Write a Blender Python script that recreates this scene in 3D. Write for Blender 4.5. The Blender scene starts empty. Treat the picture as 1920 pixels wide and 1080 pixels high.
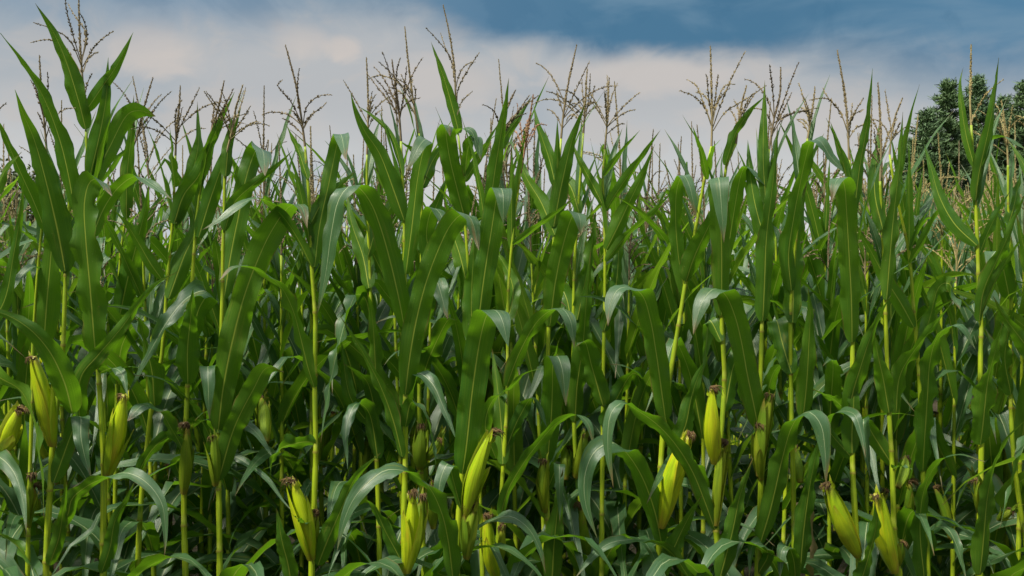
import bpy, math, random
import numpy as np
from math import radians as R

scene = bpy.context.scene
rng = np.random.default_rng(11)
random.seed(11)

# ------------------------------------------------------------------ camera
F = 1871.0            # focal length in photo pixels (1920 wide)
CAMZ = 1.80
cam_data = bpy.data.cameras.new("camera")
cam_data.lens = 36.0 * F / 1920.0
cam_data.sensor_width = 36.0
cam_data.clip_start = 0.05
cam_data.clip_end = 4000
cam = bpy.data.objects.new("camera", cam_data)
scene.collection.objects.link(cam)
cam.location = (0, 0, CAMZ)
cam.rotation_euler = (R(90), 0, 0)
scene.camera = cam

# ------------------------------------------------------------------ exposure
scene.view_settings.view_transform = 'Standard'
scene.view_settings.look = 'None'
scene.view_settings.exposure = 0.34
scene.view_settings.gamma = 1.0

# ------------------------------------------------------------------ sun
SUN_EL, SUN_AZ = 54.0, 230.0       # azimuth clockwise from +Y (north): high, to the left
sd = bpy.data.lights.new("sun", 'SUN')
sd.energy = 5.0
sd.angle = R(6)
sd.color = (1.0, 0.93, 0.80)
sun = bpy.data.objects.new("sun", sd)
scene.collection.objects.link(sun)
sun.rotation_euler = (R(90 - SUN_EL), 0, R(180 - SUN_AZ))
sun.location = (-5, -8, 12)

# ------------------------------------------------------------------ node helpers
class NT:
    def __init__(self, tree):
        self.t = tree
        self.n = tree.nodes
        self.l = tree.links
    def new(self, typ, **kw):
        nd = self.n.new(typ)
        for k, v in kw.items():
            setattr(nd, k, v)
        return nd
    def put(self, sock, v):
        if v is None:
            return
        if isinstance(v, bpy.types.NodeSocket):
            self.l.new(v, sock)
        elif isinstance(v, (tuple, list)) and sock.type == 'RGBA' and len(v) == 3:
            sock.default_value = (*v, 1)
        else:
            sock.default_value = v
    def math(self, op, a, b=None, c=None, clamp=False):
        nd = self.new('ShaderNodeMath', operation=op, use_clamp=clamp)
        for i, v in enumerate((a, b, c)):
            self.put(nd.inputs[i], v)
        return nd.outputs[0]
    def mix(self, f, a, b, blend='MIX'):
        nd = self.new('ShaderNodeMix', data_type='RGBA', blend_type=blend)
        nd.clamp_factor = True
        self.put(nd.inputs[0], f)
        self.put(nd.inputs[6], a)
        self.put(nd.inputs[7], b)
        return nd.outputs[2]
    def smooth(self, v, lo, hi, a=0.0, b=1.0):
        nd = self.new('ShaderNodeMapRange', interpolation_type='SMOOTHSTEP')
        self.put(nd.inputs[0], v)
        for i, x in enumerate((lo, hi, a, b)):
            self.put(nd.inputs[i + 1], x)
        return nd.outputs[0]
    def noise(self, vec, scale, detail=4.0, rough=0.55, dist=0.0):
        nd = self.new('ShaderNodeTexNoise')
        if vec is not None:
            self.l.new(vec, nd.inputs['Vector'])
        nd.inputs['Scale'].default_value = scale
        nd.inputs['Detail'].default_value = detail
        nd.inputs['Roughness'].default_value = rough
        nd.inputs['Distortion'].default_value = dist
        return nd.outputs[0]
    def comb(self, x, y, z=0.0):
        nd = self.new('ShaderNodeCombineXYZ')
        self.put(nd.inputs[0], x); self.put(nd.inputs[1], y); self.put(nd.inputs[2], z)
        return nd.outputs[0]
    def curve(self, v, pts, lo, hi, ylo, yhi):
        """piecewise curve value->value through pts"""
        t = self.new('ShaderNodeMapRange')
        self.put(t.inputs[0], v)
        for i, x in enumerate((lo, hi, 0.0, 1.0)):
            t.inputs[i + 1].default_value = x
        fc = self.new('ShaderNodeFloatCurve')
        c = fc.mapping.curves[0]
        P = [((x - lo) / (hi - lo), (y - ylo) / (yhi - ylo)) for x, y in pts]
        c.points[0].location = P[0]
        c.points[1].location = P[-1]
        for p in P[1:-1]:
            c.points.new(*p)
        fc.mapping.update()
        self.l.new(t.outputs[0], fc.inputs['Value'])
        o = self.math('MULTIPLY', fc.outputs[0], yhi - ylo)
        return self.math('ADD', o, ylo)

def srgb(r, g, b):
    f = lambda c: ((c / 255 + 0.055) / 1.055) ** 2.4 if c > 10 else c / 255 / 12.92
    return (f(r), f(g), f(b))

# ------------------------------------------------------------------ world / sky
world = bpy.data.worlds.new("World")
scene.world = world
world.use_nodes = True
w = NT(world.node_tree)
w.n.clear()
out = w.new('ShaderNodeOutputWorld')
sky = w.new('ShaderNodeTexSky', sky_type='NISHITA')
sky.sun_disc = False
sky.sun_elevation = R(SUN_EL)
sky.sun_rotation = R(SUN_AZ)
bg_sky = w.new('ShaderNodeBackground')
bg_sky.inputs[1].default_value = 0.10
w.l.new(sky.outputs[0], bg_sky.inputs[0])
tc = w.new('ShaderNodeTexCoord')
sep = w.new('ShaderNodeSeparateXYZ')
w.l.new(tc.outputs['Generated'], sep.inputs[0])
X_, Y_, Z_ = sep.outputs
RAD = 180 / math.pi
az = w.math('MULTIPLY', w.math('ARCTAN2', X_, Y_), RAD)
el = w.math('MULTIPLY', w.math('ARCSINE', Z_), RAD)
P1 = w.comb(w.math('MULTIPLY', az, 0.05), w.math('MULTIPLY', el, 0.16))
P2 = w.comb(w.math('MULTIPLY', az, 0.16), w.math('MULTIPLY', el, 0.22))
n1 = w.noise(P1, 2.2, 5, 0.5, 0.4)
n2 = w.noise(P2, 1.6, 6, 0.55, 0.6)
n3 = w.noise(P2, 0.62, 4, 0.5, 0.2)
# light cloud sheet, brighter toward the horizon
low = w.mix(w.smooth(el, -1.0, 5.5), srgb(236, 238, 239), srgb(193, 195, 195))
low = w.mix(w.smooth(el, 5.0, 11.0), low, srgb(171, 174, 177))
low = w.mix(w.math('MULTIPLY', w.smooth(n3, 0.46, 0.66), 0.5), low, srgb(145, 159, 170))
warm = w.math('MULTIPLY', w.smooth(n2, 0.48, 0.62), w.smooth(el, 3.0, 8.5))
low = w.mix(w.math('MULTIPLY', warm, 0.5), low, srgb(184, 179, 175))
# warm cumulus heads standing in the sheet
def puff(a0, e0, ra, re, amt):
    dx = w.math('DIVIDE', w.math('SUBTRACT', az, a0), ra)
    dy = w.math('DIVIDE', w.math('SUBTRACT', el, e0), re)
    d = w.math('ADD', w.math('MULTIPLY', dx, dx), w.math('MULTIPLY', dy, dy))
    d = w.math('ADD', d, w.math('MULTIPLY', w.math('SUBTRACT', n2, 0.5), 3.6))
    return w.math('MULTIPLY', w.smooth(d, 1.0, 0.0), amt)
for a0, e0, ra, re, amt in [(-20.0, 12.6, 3.6, 1.7, .75), (-12.0, 13.6, 1.9, 1.3, .7), (-9.6, 13.3, 1.3, 0.9, .8),
                            (-4.0, 11.6, 5.0, 1.8, .5), (8.0, 12.0, 7.0, 1.2, .6), (-14.5, 9.0, 4.5, 1.8, .3), (16, 9.2, 6, 1.6, .45)]:
    low = w.mix(puff(a0, e0, ra, re, amt), low, srgb(194, 186, 180))
# dark blue rain cloud that hangs over the right half
edge = w.curve(az, [(-32, 13.9), (-18, 14.5), (-7, 15.2), (-2, 14.2), (3, 13.5), (9, 13.1), (20, 12.2), (28, 10.6), (40, 9.0)], -32, 40, 0, 20)
edge = w.math('ADD', edge, w.math('MULTIPLY', w.math('SUBTRACT', n1, 0.5), 2.6))
edge = w.math('ADD', edge, w.math('MULTIPLY', w.math('SUBTRACT', n2, 0.5), 1.6))
dv = w.math('SUBTRACT', el, edge)
soft = w.curve(az, [(-32, 3.4), (-8, 2.8), (2, 1.5), (9, 1.2), (20, 2.4), (40, 2.6)], -32, 40, 0, 5)
band = w.smooth(w.math('DIVIDE', dv, soft), -0.75, 0.75)
dark = w.mix(w.smooth(az, -20, 8), srgb(112, 139, 162), srgb(71, 112, 141))
dark = w.mix(w.math('MULTIPLY', w.smooth(az, 14, 27), 0.55), dark, srgb(87, 128, 158))
dark = w.mix(w.math('MULTIPLY', w.smooth(n1, 0.45, 0.65), 0.6), dark, srgb(107, 137, 159))
dark = w.mix(w.math('MULTIPLY', w.smooth(n2, 0.50, 0.36), 0.3), dark, srgb(59, 102, 133))
cl = w.mix(band, low, dark)
# unseen sky shaped for the light: dark bank added behind camera, overhead sheet brightened
side = w.math('ABSOLUTE', az)
cl = w.mix(w.smooth(side, 45.0, 100.0), cl, w.mix(w.smooth(el, 2.0, 20.0), (0.11, 0.125, 0.13), (0.12, 0.15, 0.19)))
hi = w.mix(w.smooth(w.noise(tc.outputs['Generated'], 3.0, 5, 0.55), 0.4, 0.6), (1.35, 1.50, 1.70), (2.25, 2.25, 2.25))
cl = w.mix(w.smooth(el, 24.0, 52.0), cl, hi)
bg_cl = w.new('ShaderNodeBackground')
w.l.new(cl, bg_cl.inputs[0])
bg_cl.inputs[1].default_value = 0.91
mixs = w.new('ShaderNodeMixShader')
w.l.new(w.smooth(el, 22.0, 50.0, 1.0, 0.72), mixs.inputs[0])
w.l.new(bg_sky.outputs[0], mixs.inputs[1])
w.l.new(bg_cl.outputs[0], mixs.inputs[2])
w.l.new(mixs.outputs[0], out.inputs[0])

# ------------------------------------------------------------------ materials
def mat(name):
    m = bpy.data.materials.new(name)
    m.use_nodes = True
    t = NT(m.node_tree)
    t.n.clear()
    o = t.new('ShaderNodeOutputMaterial')
    return m, t, o

def uvsplit(t):
    uv = t.new('ShaderNodeUVMap')
    s = t.new('ShaderNodeSeparateXYZ')
    t.l.new(uv.outputs[0], s.inputs[0])
    return s.outputs[0], s.outputs[1], uv.outputs[0]

def leaf_material(name, dark, light, rib, trans_col, trans_amt, dry=0.0, updark=(0.024, 0.074, 0.026), uplight=(0.056, 0.130, 0.046), uprib=(0.42, 0.50, 0.26)):
    m, t, o = mat(name)
    u, v, _ = uvsplit(t)
    oi = t.new('ShaderNodeObjectInfo')
    tc = t.new('ShaderNodeTexCoord')
    rnd = oi.outputs['Random']
    seed = t.math('MULTIPLY', rnd, 37.0)
    au = t.math('ABSOLUTE', t.math('SUBTRACT', u, 0.5))
    veins = t.noise(t.comb(t.math('MULTIPLY', u, 46.0), t.math('MULTIPLY', v, 1.6), seed), 1.0, 2, 0.6)
    fine = t.noise(t.comb(t.math('MULTIPLY', u, 120.0), t.math('MULTIPLY', v, 3.0), seed), 1.0, 1, 0.5)
    blot = t.noise(tc.outputs['Object'], 9.0, 4, 0.6)
    geo = t.new('ShaderNodeNewGeometry')
    under = geo.outputs['Backfacing']          # 1 on the underside of the blade: a maize leaf is bluish and waxy above, greener beneath
    dark = t.mix(under, updark, dark)
    light = t.mix(under, uplight, light)
    rib = t.mix(under, uprib, rib)
    col = t.mix(rnd, dark, light)
    col = t.mix(t.smooth(veins, 0.35, 0.7, 0.0, 0.7), col, light)
    col = t.mix(t.smooth(blot, 0.52, 0.75, 0.0, 0.5), col, dark)
    col = t.mix(t.smooth(fine, 0.55, 0.75, 0.0, 0.25), col, rib)
    # yellowed old patches, brown tips and nibbled margins
    old = t.noise(t.comb(t.math('MULTIPLY', u, 5.0), t.math('MULTIPLY', v, 4.0), seed), 1.0, 4, 0.65)
    col = t.mix(t.smooth(old, 0.58, 0.74, 0.0, 0.6), col, (0.17, 0.19, 0.03))
    ribw = t.math('MULTIPLY_ADD', v, -0.022, 0.032)
    ribf = t.smooth(t.math('DIVIDE', au, ribw), 1.15, 0.65)
    col = t.mix(t.math('MULTIPLY', ribf, 0.85), col, rib)
    tipf = t.smooth(t.math('ADD', v, t.math('MULTIPLY', t.math('SUBTRACT', old, 0.5), 0.30)), 0.91 - dry, 0.99 - dry)
    edgef = t.math('MULTIPLY', t.smooth(au, 0.44, 0.49), t.smooth(old, 0.52, 0.62))
    brown = t.math('MAXIMUM', t.math('MULTIPLY', tipf, 0.8), t.math('MULTIPLY', edgef, 0.7))
    brown = t.math('MULTIPLY', brown, t.smooth(rnd, 0.05, 0.45))
    col = t.mix(brown, col, (0.17, 0.105, 0.035))
    speck = t.noise(tc.outputs['Object'], 160.0, 1, 0.5)
    col = t.mix(t.smooth(speck, 0.74, 0.80, 0, 0.5), col, (0.30, 0.30, 0.14))
    pb = t.new('ShaderNodeBsdfPrincipled')
    t.put(pb.inputs['Base Color'], col)
    t.put(pb.inputs['Roughness'], t.smooth(blot, 0.3, 0.7, 0.32, 0.48))
    t.put(pb.inputs['Specular IOR Level'], t.smooth(under, 0.0, 1.0, 0.52, 0.34))
    bump = t.new('ShaderNodeBump')
    bump.inputs['Strength'].default_value = 0.35
    bump.inputs['Distance'].default_value = 0.004
    hgt = t.math('ADD', t.math('MULTIPLY', veins, 0.5), t.math('MULTIPLY', ribf, 0.8))
    hgt = t.math('ADD', hgt, t.math('MULTIPLY', fine, 0.2))
    t.put(bump.inputs['Height'], hgt)
    t.l.new(bump.outputs[0], pb.inputs['Normal'])
    tr = t.new('ShaderNodeBsdfTranslucent')
    tcol = t.mix(t.math('MULTIPLY', ribf, 0.7), trans_col, (0.42, 0.52, 0.10))
    tcol = t.mix(brown, tcol, (0.18, 0.10, 0.03))
    t.put(tr.inputs[0], tcol)
    mx = t.new('ShaderNodeMixShader')
    mx.inputs[0].default_value = trans_amt
    t.l.new(pb.outputs[0], mx.inputs[1])
    t.l.new(tr.outputs[0], mx.inputs[2])
    t.l.new(mx.outputs[0], o.inputs[0])
    return m

RIB = (0.40, 0.47, 0.060)
M_LEAF = leaf_material("maize_leaf", (0.024, 0.090, 0.010), (0.064, 0.150, 0.011), RIB, (0.175, 0.41, 0.010), 0.32)
M_LEAF_FAR = leaf_material("maize_leaf_back", (0.034, 0.105, 0.016), (0.090, 0.175, 0.016), RIB, (0.23, 0.45, 0.016), 0.38, 0.02)

def stalk_material():
    m, t, o = mat("maize_stalk")
    u, v, _ = uvsplit(t)
    oi = t.new('ShaderNodeObjectInfo')
    tc = t.new('ShaderNodeTexCoord')
    n = t.noise(t.comb(t.math('MULTIPLY', u, 24.0), t.math('MULTIPLY', v, 2.0), t.math('MULTIPLY', oi.outputs['Random'], 9.0)), 1.0, 3, 0.6)
    b = t.noise(tc.outputs['Object'], 6.0, 4, 0.6)
    col = t.mix(t.smooth(n, 0.3, 0.7), (0.200, 0.310, 0.006), (0.380, 0.460, 0.015))
    col = t.mix(t.smooth(b, 0.4, 0.7, 0, 0.7), col, (0.110, 0.215, 0.012))
    node = t.smooth(v, 0.055, 0.02)
    col = t.mix(t.math('MULTIPLY', node, 0.65), col, (0.19, 0.13, 0.03))
    pale = t.math('MULTIPLY', t.smooth(v, 0.05, 0.09), t.smooth(v, 0.20, 0.12))
    col = t.mix(t.math('MULTIPLY', pale, 0.6), col, (0.36, 0.42, 0.05))
    pb = t.new('ShaderNodeBsdfPrincipled')
    t.put(pb.inputs['Base Color'], col)
    pb.inputs['Roughness'].default_value = 0.42
    bump = t.new('ShaderNodeBump')
    bump.inputs['Strength'].default_value = 0.4
    bump.inputs['Distance'].default_value = 0.003
    t.put(bump.inputs['Height'], n)
    t.l.new(bump.outputs[0], pb.inputs['Normal'])
    t.l.new(pb.outputs[0], o.inputs[0])
    return m
M_STALK = stalk_material()

def husk_material(name, shade, lite, mid):
    m, t, o = mat(name)
    u, v, _ = uvsplit(t)
    oi = t.new('ShaderNodeObjectInfo')
    tc = t.new('ShaderNodeTexCoord')
    sd_ = t.math('MULTIPLY', oi.outputs['Random'], 21.0)
    n = t.noise(t.comb(t.math('MULTIPLY', u, 38.0), t.math('MULTIPLY', v, 1.3), sd_), 1.0, 3, 0.6)
    b = t.noise(t.comb(t.math('MULTIPLY', u, 6.0), t.math('MULTIPLY', v, 2.5), sd_), 1.0, 4, 0.6)
    col = t.mix(t.smooth(n, 0.3, 0.7), shade, lite)
    col = t.mix(t.smooth(b, 0.45, 0.72, 0, 0.75), col, mid)
    col = t.mix(t.smooth(oi.outputs['Random'], 0.0, 1.0, 0.0, 0.3), col, t.mix(0.5, lite, (0.72, 0.56, 0.010)))
    fr = t.math('FRACT', t.math('MULTIPLY', oi.outputs['Random'], 7.31))
    col = t.mix(t.smooth(fr, 0.45, 1.0, 0.0, 0.6), col, mid)
    blush = t.noise(t.comb(t.math('MULTIPLY', u, 4.0), t.math('MULTIPLY', v, 1.8), t.math('ADD', sd_, 5.0)), 1.0, 3, 0.6)
    col = t.mix(t.smooth(blush, 0.50, 0.72, 0.0, 0.5), col, (0.60, 0.36, 0.03) if lite[0] > 0.4 else mid)
    tip = t.smooth(t.math('ADD', v, t.math('MULTIPLY', t.math('SUBTRACT', b, 0.5), 0.35)), 0.84, 1.0)
    col = t.mix(t.math('MULTIPLY', tip, 0.55), col, (0.34, 0.17, 0.05))
    base = t.smooth(t.math('ADD', v, t.math('MULTIPLY', t.math('SUBTRACT', n, 0.5), 0.3)), 0.16, 0.0)
    col = t.mix(t.math('MULTIPLY', base, 0.65), col, (0.26, 0.13, 0.03))
    col = t.mix(t.smooth(t.noise(t.comb(t.math('MULTIPLY', u, 90.0), t.math('MULTIPLY', v, 2.0), sd_), 1.0, 2, 0.5), 0.5, 0.7, 0.0, 0.45), col, mid)
    st = t.math('MULTIPLY', t.smooth(n, 0.58, 0.70), t.smooth(b, 0.50, 0.60))
    col = t.mix(t.math('MULTIPLY', st, 0.7), col, (0.20, 0.09, 0.03))
    pb = t.new('ShaderNodeBsdfPrincipled')
    t.put(pb.inputs['Base Color'], col)
    pb.inputs['Roughness'].default_value = 0.36 if lite[0] > 0.4 else 0.6
    pb.inputs['Specular IOR Level'].default_value = 0.5 if lite[0] > 0.4 else 0.25
    bump = t.new('ShaderNodeBump')
    bump.inputs['Strength'].default_value = 0.55
    bump.inputs['Distance'].default_value = 0.004
    t.put(bump.inputs['Height'], n)
    t.l.new(bump.outputs[0], pb.inputs['Normal'])
    tr = t.new('ShaderNodeBsdfTranslucent')
    t.put(tr.inputs[0], (0.45, 0.52, 0.05))
    mx = t.new('ShaderNodeMixShader')
    mx.inputs[0].default_value = 0.18
    t.l.new(pb.outputs[0], mx.inputs[1])
    t.l.new(tr.outputs[0], mx.inputs[2])
    t.l.new(mx.outputs[0], o.inputs[0])
    return m
M_HUSK = husk_material("maize_husk", (0.340, 0.530, 0.006), (0.600, 0.700, 0.014), (0.190, 0.390, 0.010))
M_HUSK_SHADED = husk_material("maize_husk_shaded_green", (0.110, 0.215, 0.008), (0.210, 0.310, 0.014), (0.070, 0.165, 0.008))  # green husks of small and rear ears, leaf shade darkened into the colour

def simple_material(name, a, b, scale, rough=0.8, bump_d=0.0, hue_obj=0.0, c=None):
    m, t, o = mat(name)
    tc = t.new('ShaderNodeTexCoord')
    oi = t.new('ShaderNodeObjectInfo')
    n = t.noise(tc.outputs['Object'], scale, 5, 0.6)
    col = t.mix(t.smooth(n, 0.32, 0.68), a, b)
    if c is not None:
        col = t.mix(t.math('MULTIPLY', oi.outputs['Random'], hue_obj), col, c)
    pb = t.new('ShaderNodeBsdfPrincipled')
    t.put(pb.inputs['Base Color'], col)
    pb.inputs['Roughness'].default_value = rough
    if bump_d:
        bump = t.new('ShaderNodeBump')
        bump.inputs['Strength'].default_value = 0.8
        bump.inputs['Distance'].default_value = bump_d
        t.put(bump.inputs['Height'], n)
        t.l.new(bump.outputs[0], pb.inputs['Normal'])
    t.l.new(pb.outputs[0], o.inputs[0])
    return m
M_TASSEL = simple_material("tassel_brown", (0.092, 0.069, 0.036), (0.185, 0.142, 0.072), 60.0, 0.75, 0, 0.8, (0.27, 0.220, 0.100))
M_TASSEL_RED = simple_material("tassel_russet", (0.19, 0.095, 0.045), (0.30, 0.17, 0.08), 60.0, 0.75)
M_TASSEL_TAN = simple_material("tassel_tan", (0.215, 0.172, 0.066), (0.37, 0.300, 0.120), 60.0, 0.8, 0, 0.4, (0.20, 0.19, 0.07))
M_SILK = simple_material("dried_silk", (0.032, 0.020, 0.007), (0.125, 0.076, 0.026), 45.0, 0.9, 0, 0.7, (0.17, 0.100, 0.03))
M_DEAD = leaf_material("maize_leaf_dead", (0.20, 0.145, 0.065), (0.34, 0.26, 0.13), (0.38, 0.30, 0.17), (0.30, 0.20, 0.08), 0.25, 0.0, (0.20, 0.145, 0.065), (0.34, 0.26, 0.13), (0.38, 0.30, 0.17))
M_BARK = simple_material("pine_bark", (0.06, 0.040, 0.028), (0.13, 0.085, 0.055), 6.0, 0.9, 0.03)
M_PINE = simple_material("pine_needles", (0.055, 0.115, 0.050), (0.110, 0.190, 0.075), 0.9, 0.75, 0, 0.35, (0.11, 0.17, 0.05))
M_BUSH = simple_material("broad_leaves", (0.045, 0.075, 0.018), (0.095, 0.115, 0.035), 1.2, 0.7)

def ground_material():
    m, t, o = mat("field_soil")
    tc = t.new('ShaderNodeTexCoord')
    n = t.noise(tc.outputs['Object'], 3.0, 8, 0.65)
    n2_ = t.noise(tc.outputs['Object'], 24.0, 6, 0.7)
    col = t.mix(t.smooth(n, 0.3, 0.7), (0.036, 0.026, 0.014), (0.075, 0.052, 0.028))
    col = t.mix(t.smooth(n2_, 0.5, 0.75, 0, 0.6), col, (0.045, 0.032, 0.020))
    # beyond the crop the land is under grass
    s = t.new('ShaderNodeSeparateXYZ')
    t.l.new(tc.outputs['Object'], s.inputs[0])
    far = t.smooth(s.outputs[1], 34.0, 44.0)
    col = t.mix(far, col, (0.055, 0.095, 0.025))
    pb = t.new('ShaderNodeBsdfPrincipled')
    t.put(pb.inputs['Base Color'], col)
    pb.inputs['Roughness'].default_value = 0.95
    bump = t.new('ShaderNodeBump')
    bump.inputs['Distance'].default_value = 0.05
    t.put(bump.inputs['Height'], n2_)
    t.l.new(bump.outputs[0], pb.inputs['Normal'])
    t.l.new(pb.outputs[0], o.inputs[0])
    return m
M_SOIL = ground_material()

# ------------------------------------------------------------------ mesh helpers
class MB:
    def __init__(self):
        self.v = []; self.f = []; self.uv = []; self.n = 0
    def add(self, verts, faces, uv=None):
        verts = np.asarray(verts, float)
        self.v.append(verts)
        k = self.n
        self.f.extend([tuple(i + k for i in fc) for fc in faces])
        self.uv.append(np.zeros((len(verts), 2)) if uv is None else np.asarray(uv, float))
        self.n += len(verts)
    def mesh(self, name, material, smooth=True, origin=(0, 0, 0)):
        me = bpy.data.meshes.new(name)
        V = np.concatenate(self.v) - np.asarray(origin, float)
        me.from_pydata(V.tolist(), [], self.f)
        U = np.concatenate(self.uv)
        lay = me.uv_layers.new(name="UVMap")
        idx = np.empty(len(me.loops), dtype=np.int32)
        me.loops.foreach_get('vertex_index', idx)
        lay.data.foreach_set('uv', U[idx].astype(np.float32).ravel())
        me.polygons.foreach_set('use_smooth', np.full(len(me.polygons), smooth))
        me.materials.append(material)
        me.update()
        return me

COL = scene.collection
def link(name, me, parent=None, loc=(0, 0, 0)):
    o = bpy.data.objects.new(name, me)
    COL.objects.link(o)
    o.location = loc
    if parent is not None:
        o.parent = parent
    return o

def thing(name, label, cat, loc, group=None, me=None):
    o = bpy.data.objects.new(name, me)
    COL.objects.link(o)
    o.location = loc
    o['label'] = label
    o['category'] = cat
    if group:
        o['group'] = group
    return o

def grid_faces(nr, nc, wrap=False):
    F_ = []
    m = nc if wrap else nc - 1
    for i in range(nr - 1):
        for j in range(m):
            a = i * nc + j
            b = i * nc + (j + 1) % nc
            F_.append((a, b, b + nc, a + nc))
    return F_

def norm(a):
    return a / (np.linalg.norm(a, axis=-1, keepdims=True) + 1e-12)

def spline(pts, n):
    """Catmull-Rom through pts, n samples evenly spaced along the length"""
    P = np.asarray(pts, float)
    if len(P) == 2:
        t = np.linspace(0, 1, n)[:, None]
        return P[0] * (1 - t) + P[1] * t
    Q = np.vstack([2 * P[0] - P[1], P, 2 * P[-1] - P[-2]])
    res = []
    for i in range(1, len(Q) - 2):
        p0, p1, p2, p3 = Q[i - 1], Q[i], Q[i + 1], Q[i + 2]
        d = [max(np.linalg.norm(b - a), 1e-5) ** 0.5 for a, b in ((p0, p1), (p1, p2), (p2, p3))]
        t0, t1 = 0, d[0]; t2 = t1 + d[1]; t3 = t2 + d[2]
        for t in np.linspace(t1, t2, 12, endpoint=False):
            A1 = (t1 - t) / (t1 - t0) * p0 + (t - t0) / (t1 - t0) * p1
            A2 = (t2 - t) / (t2 - t1) * p1 + (t - t1) / (t2 - t1) * p2
            A3 = (t3 - t) / (t3 - t2) * p2 + (t - t2) / (t3 - t2) * p3
            B1 = (t2 - t) / (t2 - t0) * A1 + (t - t0) / (t2 - t0) * A2
            B2 = (t3 - t) / (t3 - t1) * A2 + (t - t1) / (t3 - t1) * A3
            res.append((t2 - t) / (t2 - t1) * B1 + (t - t1) / (t2 - t1) * B2)
    res.append(P[-1])
    S = np.array(res)
    L = np.concatenate([[0], np.cumsum(np.linalg.norm(np.diff(S, axis=0), axis=1))])
    tt = np.linspace(0, L[-1], n)
    return np.stack([np.interp(tt, L, S[:, k]) for k in range(3)], 1)

def tangents(P):
    T = np.gradient(P, axis=0)
    return norm(T)

def transport(T, s0):
    S = [norm(s0 - T[0] * np.dot(s0, T[0]))]
    for i in range(1, len(T)):
        s = S[-1]
        a, b = T[i - 1], T[i]
        ax = np.cross(a, b)
        sn = np.linalg.norm(ax)
        if sn > 1e-7:
            ax = ax / sn
            an = math.atan2(sn, np.dot(a, b))
            s = s * math.cos(an) + np.cross(ax, s) * math.sin(an) + ax * np.dot(ax, s) * (1 - math.cos(an))
        S.append(norm(s - b * np.dot(s, b)))
    return np.array(S)

def tube(mb, P, rad, sides=8, vcoord=None):
    P = np.asarray(P, float)
    n = len(P)
    T = tangents(P)
    S = transport(T, np.array([1.0, 0.13, 0.0]))
    B = np.cross(T, S)
    rad = np.broadcast_to(np.asarray(rad, float), (n,))
    a = np.arange(sides) / sides * 2 * math.pi
    V = P[:, None, :] + rad[:, None, None] * (np.cos(a)[None, :, None] * S[:, None, :] + np.sin(a)[None, :, None] * B[:, None, :])
    vv = np.linspace(0, 1, n) if vcoord is None else np.asarray(vcoord)
    uv = np.stack([np.broadcast_to(a / (2 * math.pi), (n, sides)), np.broadcast_to(vv[:, None], (n, sides))], -1)
    k = n * sides
    faces = grid_faces(n, sides, True)
    faces.append(tuple(range(sides - 1, -1, -1)))
    faces.append(tuple(range(k - sides, k)))
    mb.add(V.reshape(-1, 3), faces, uv.reshape(-1, 2))

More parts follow.
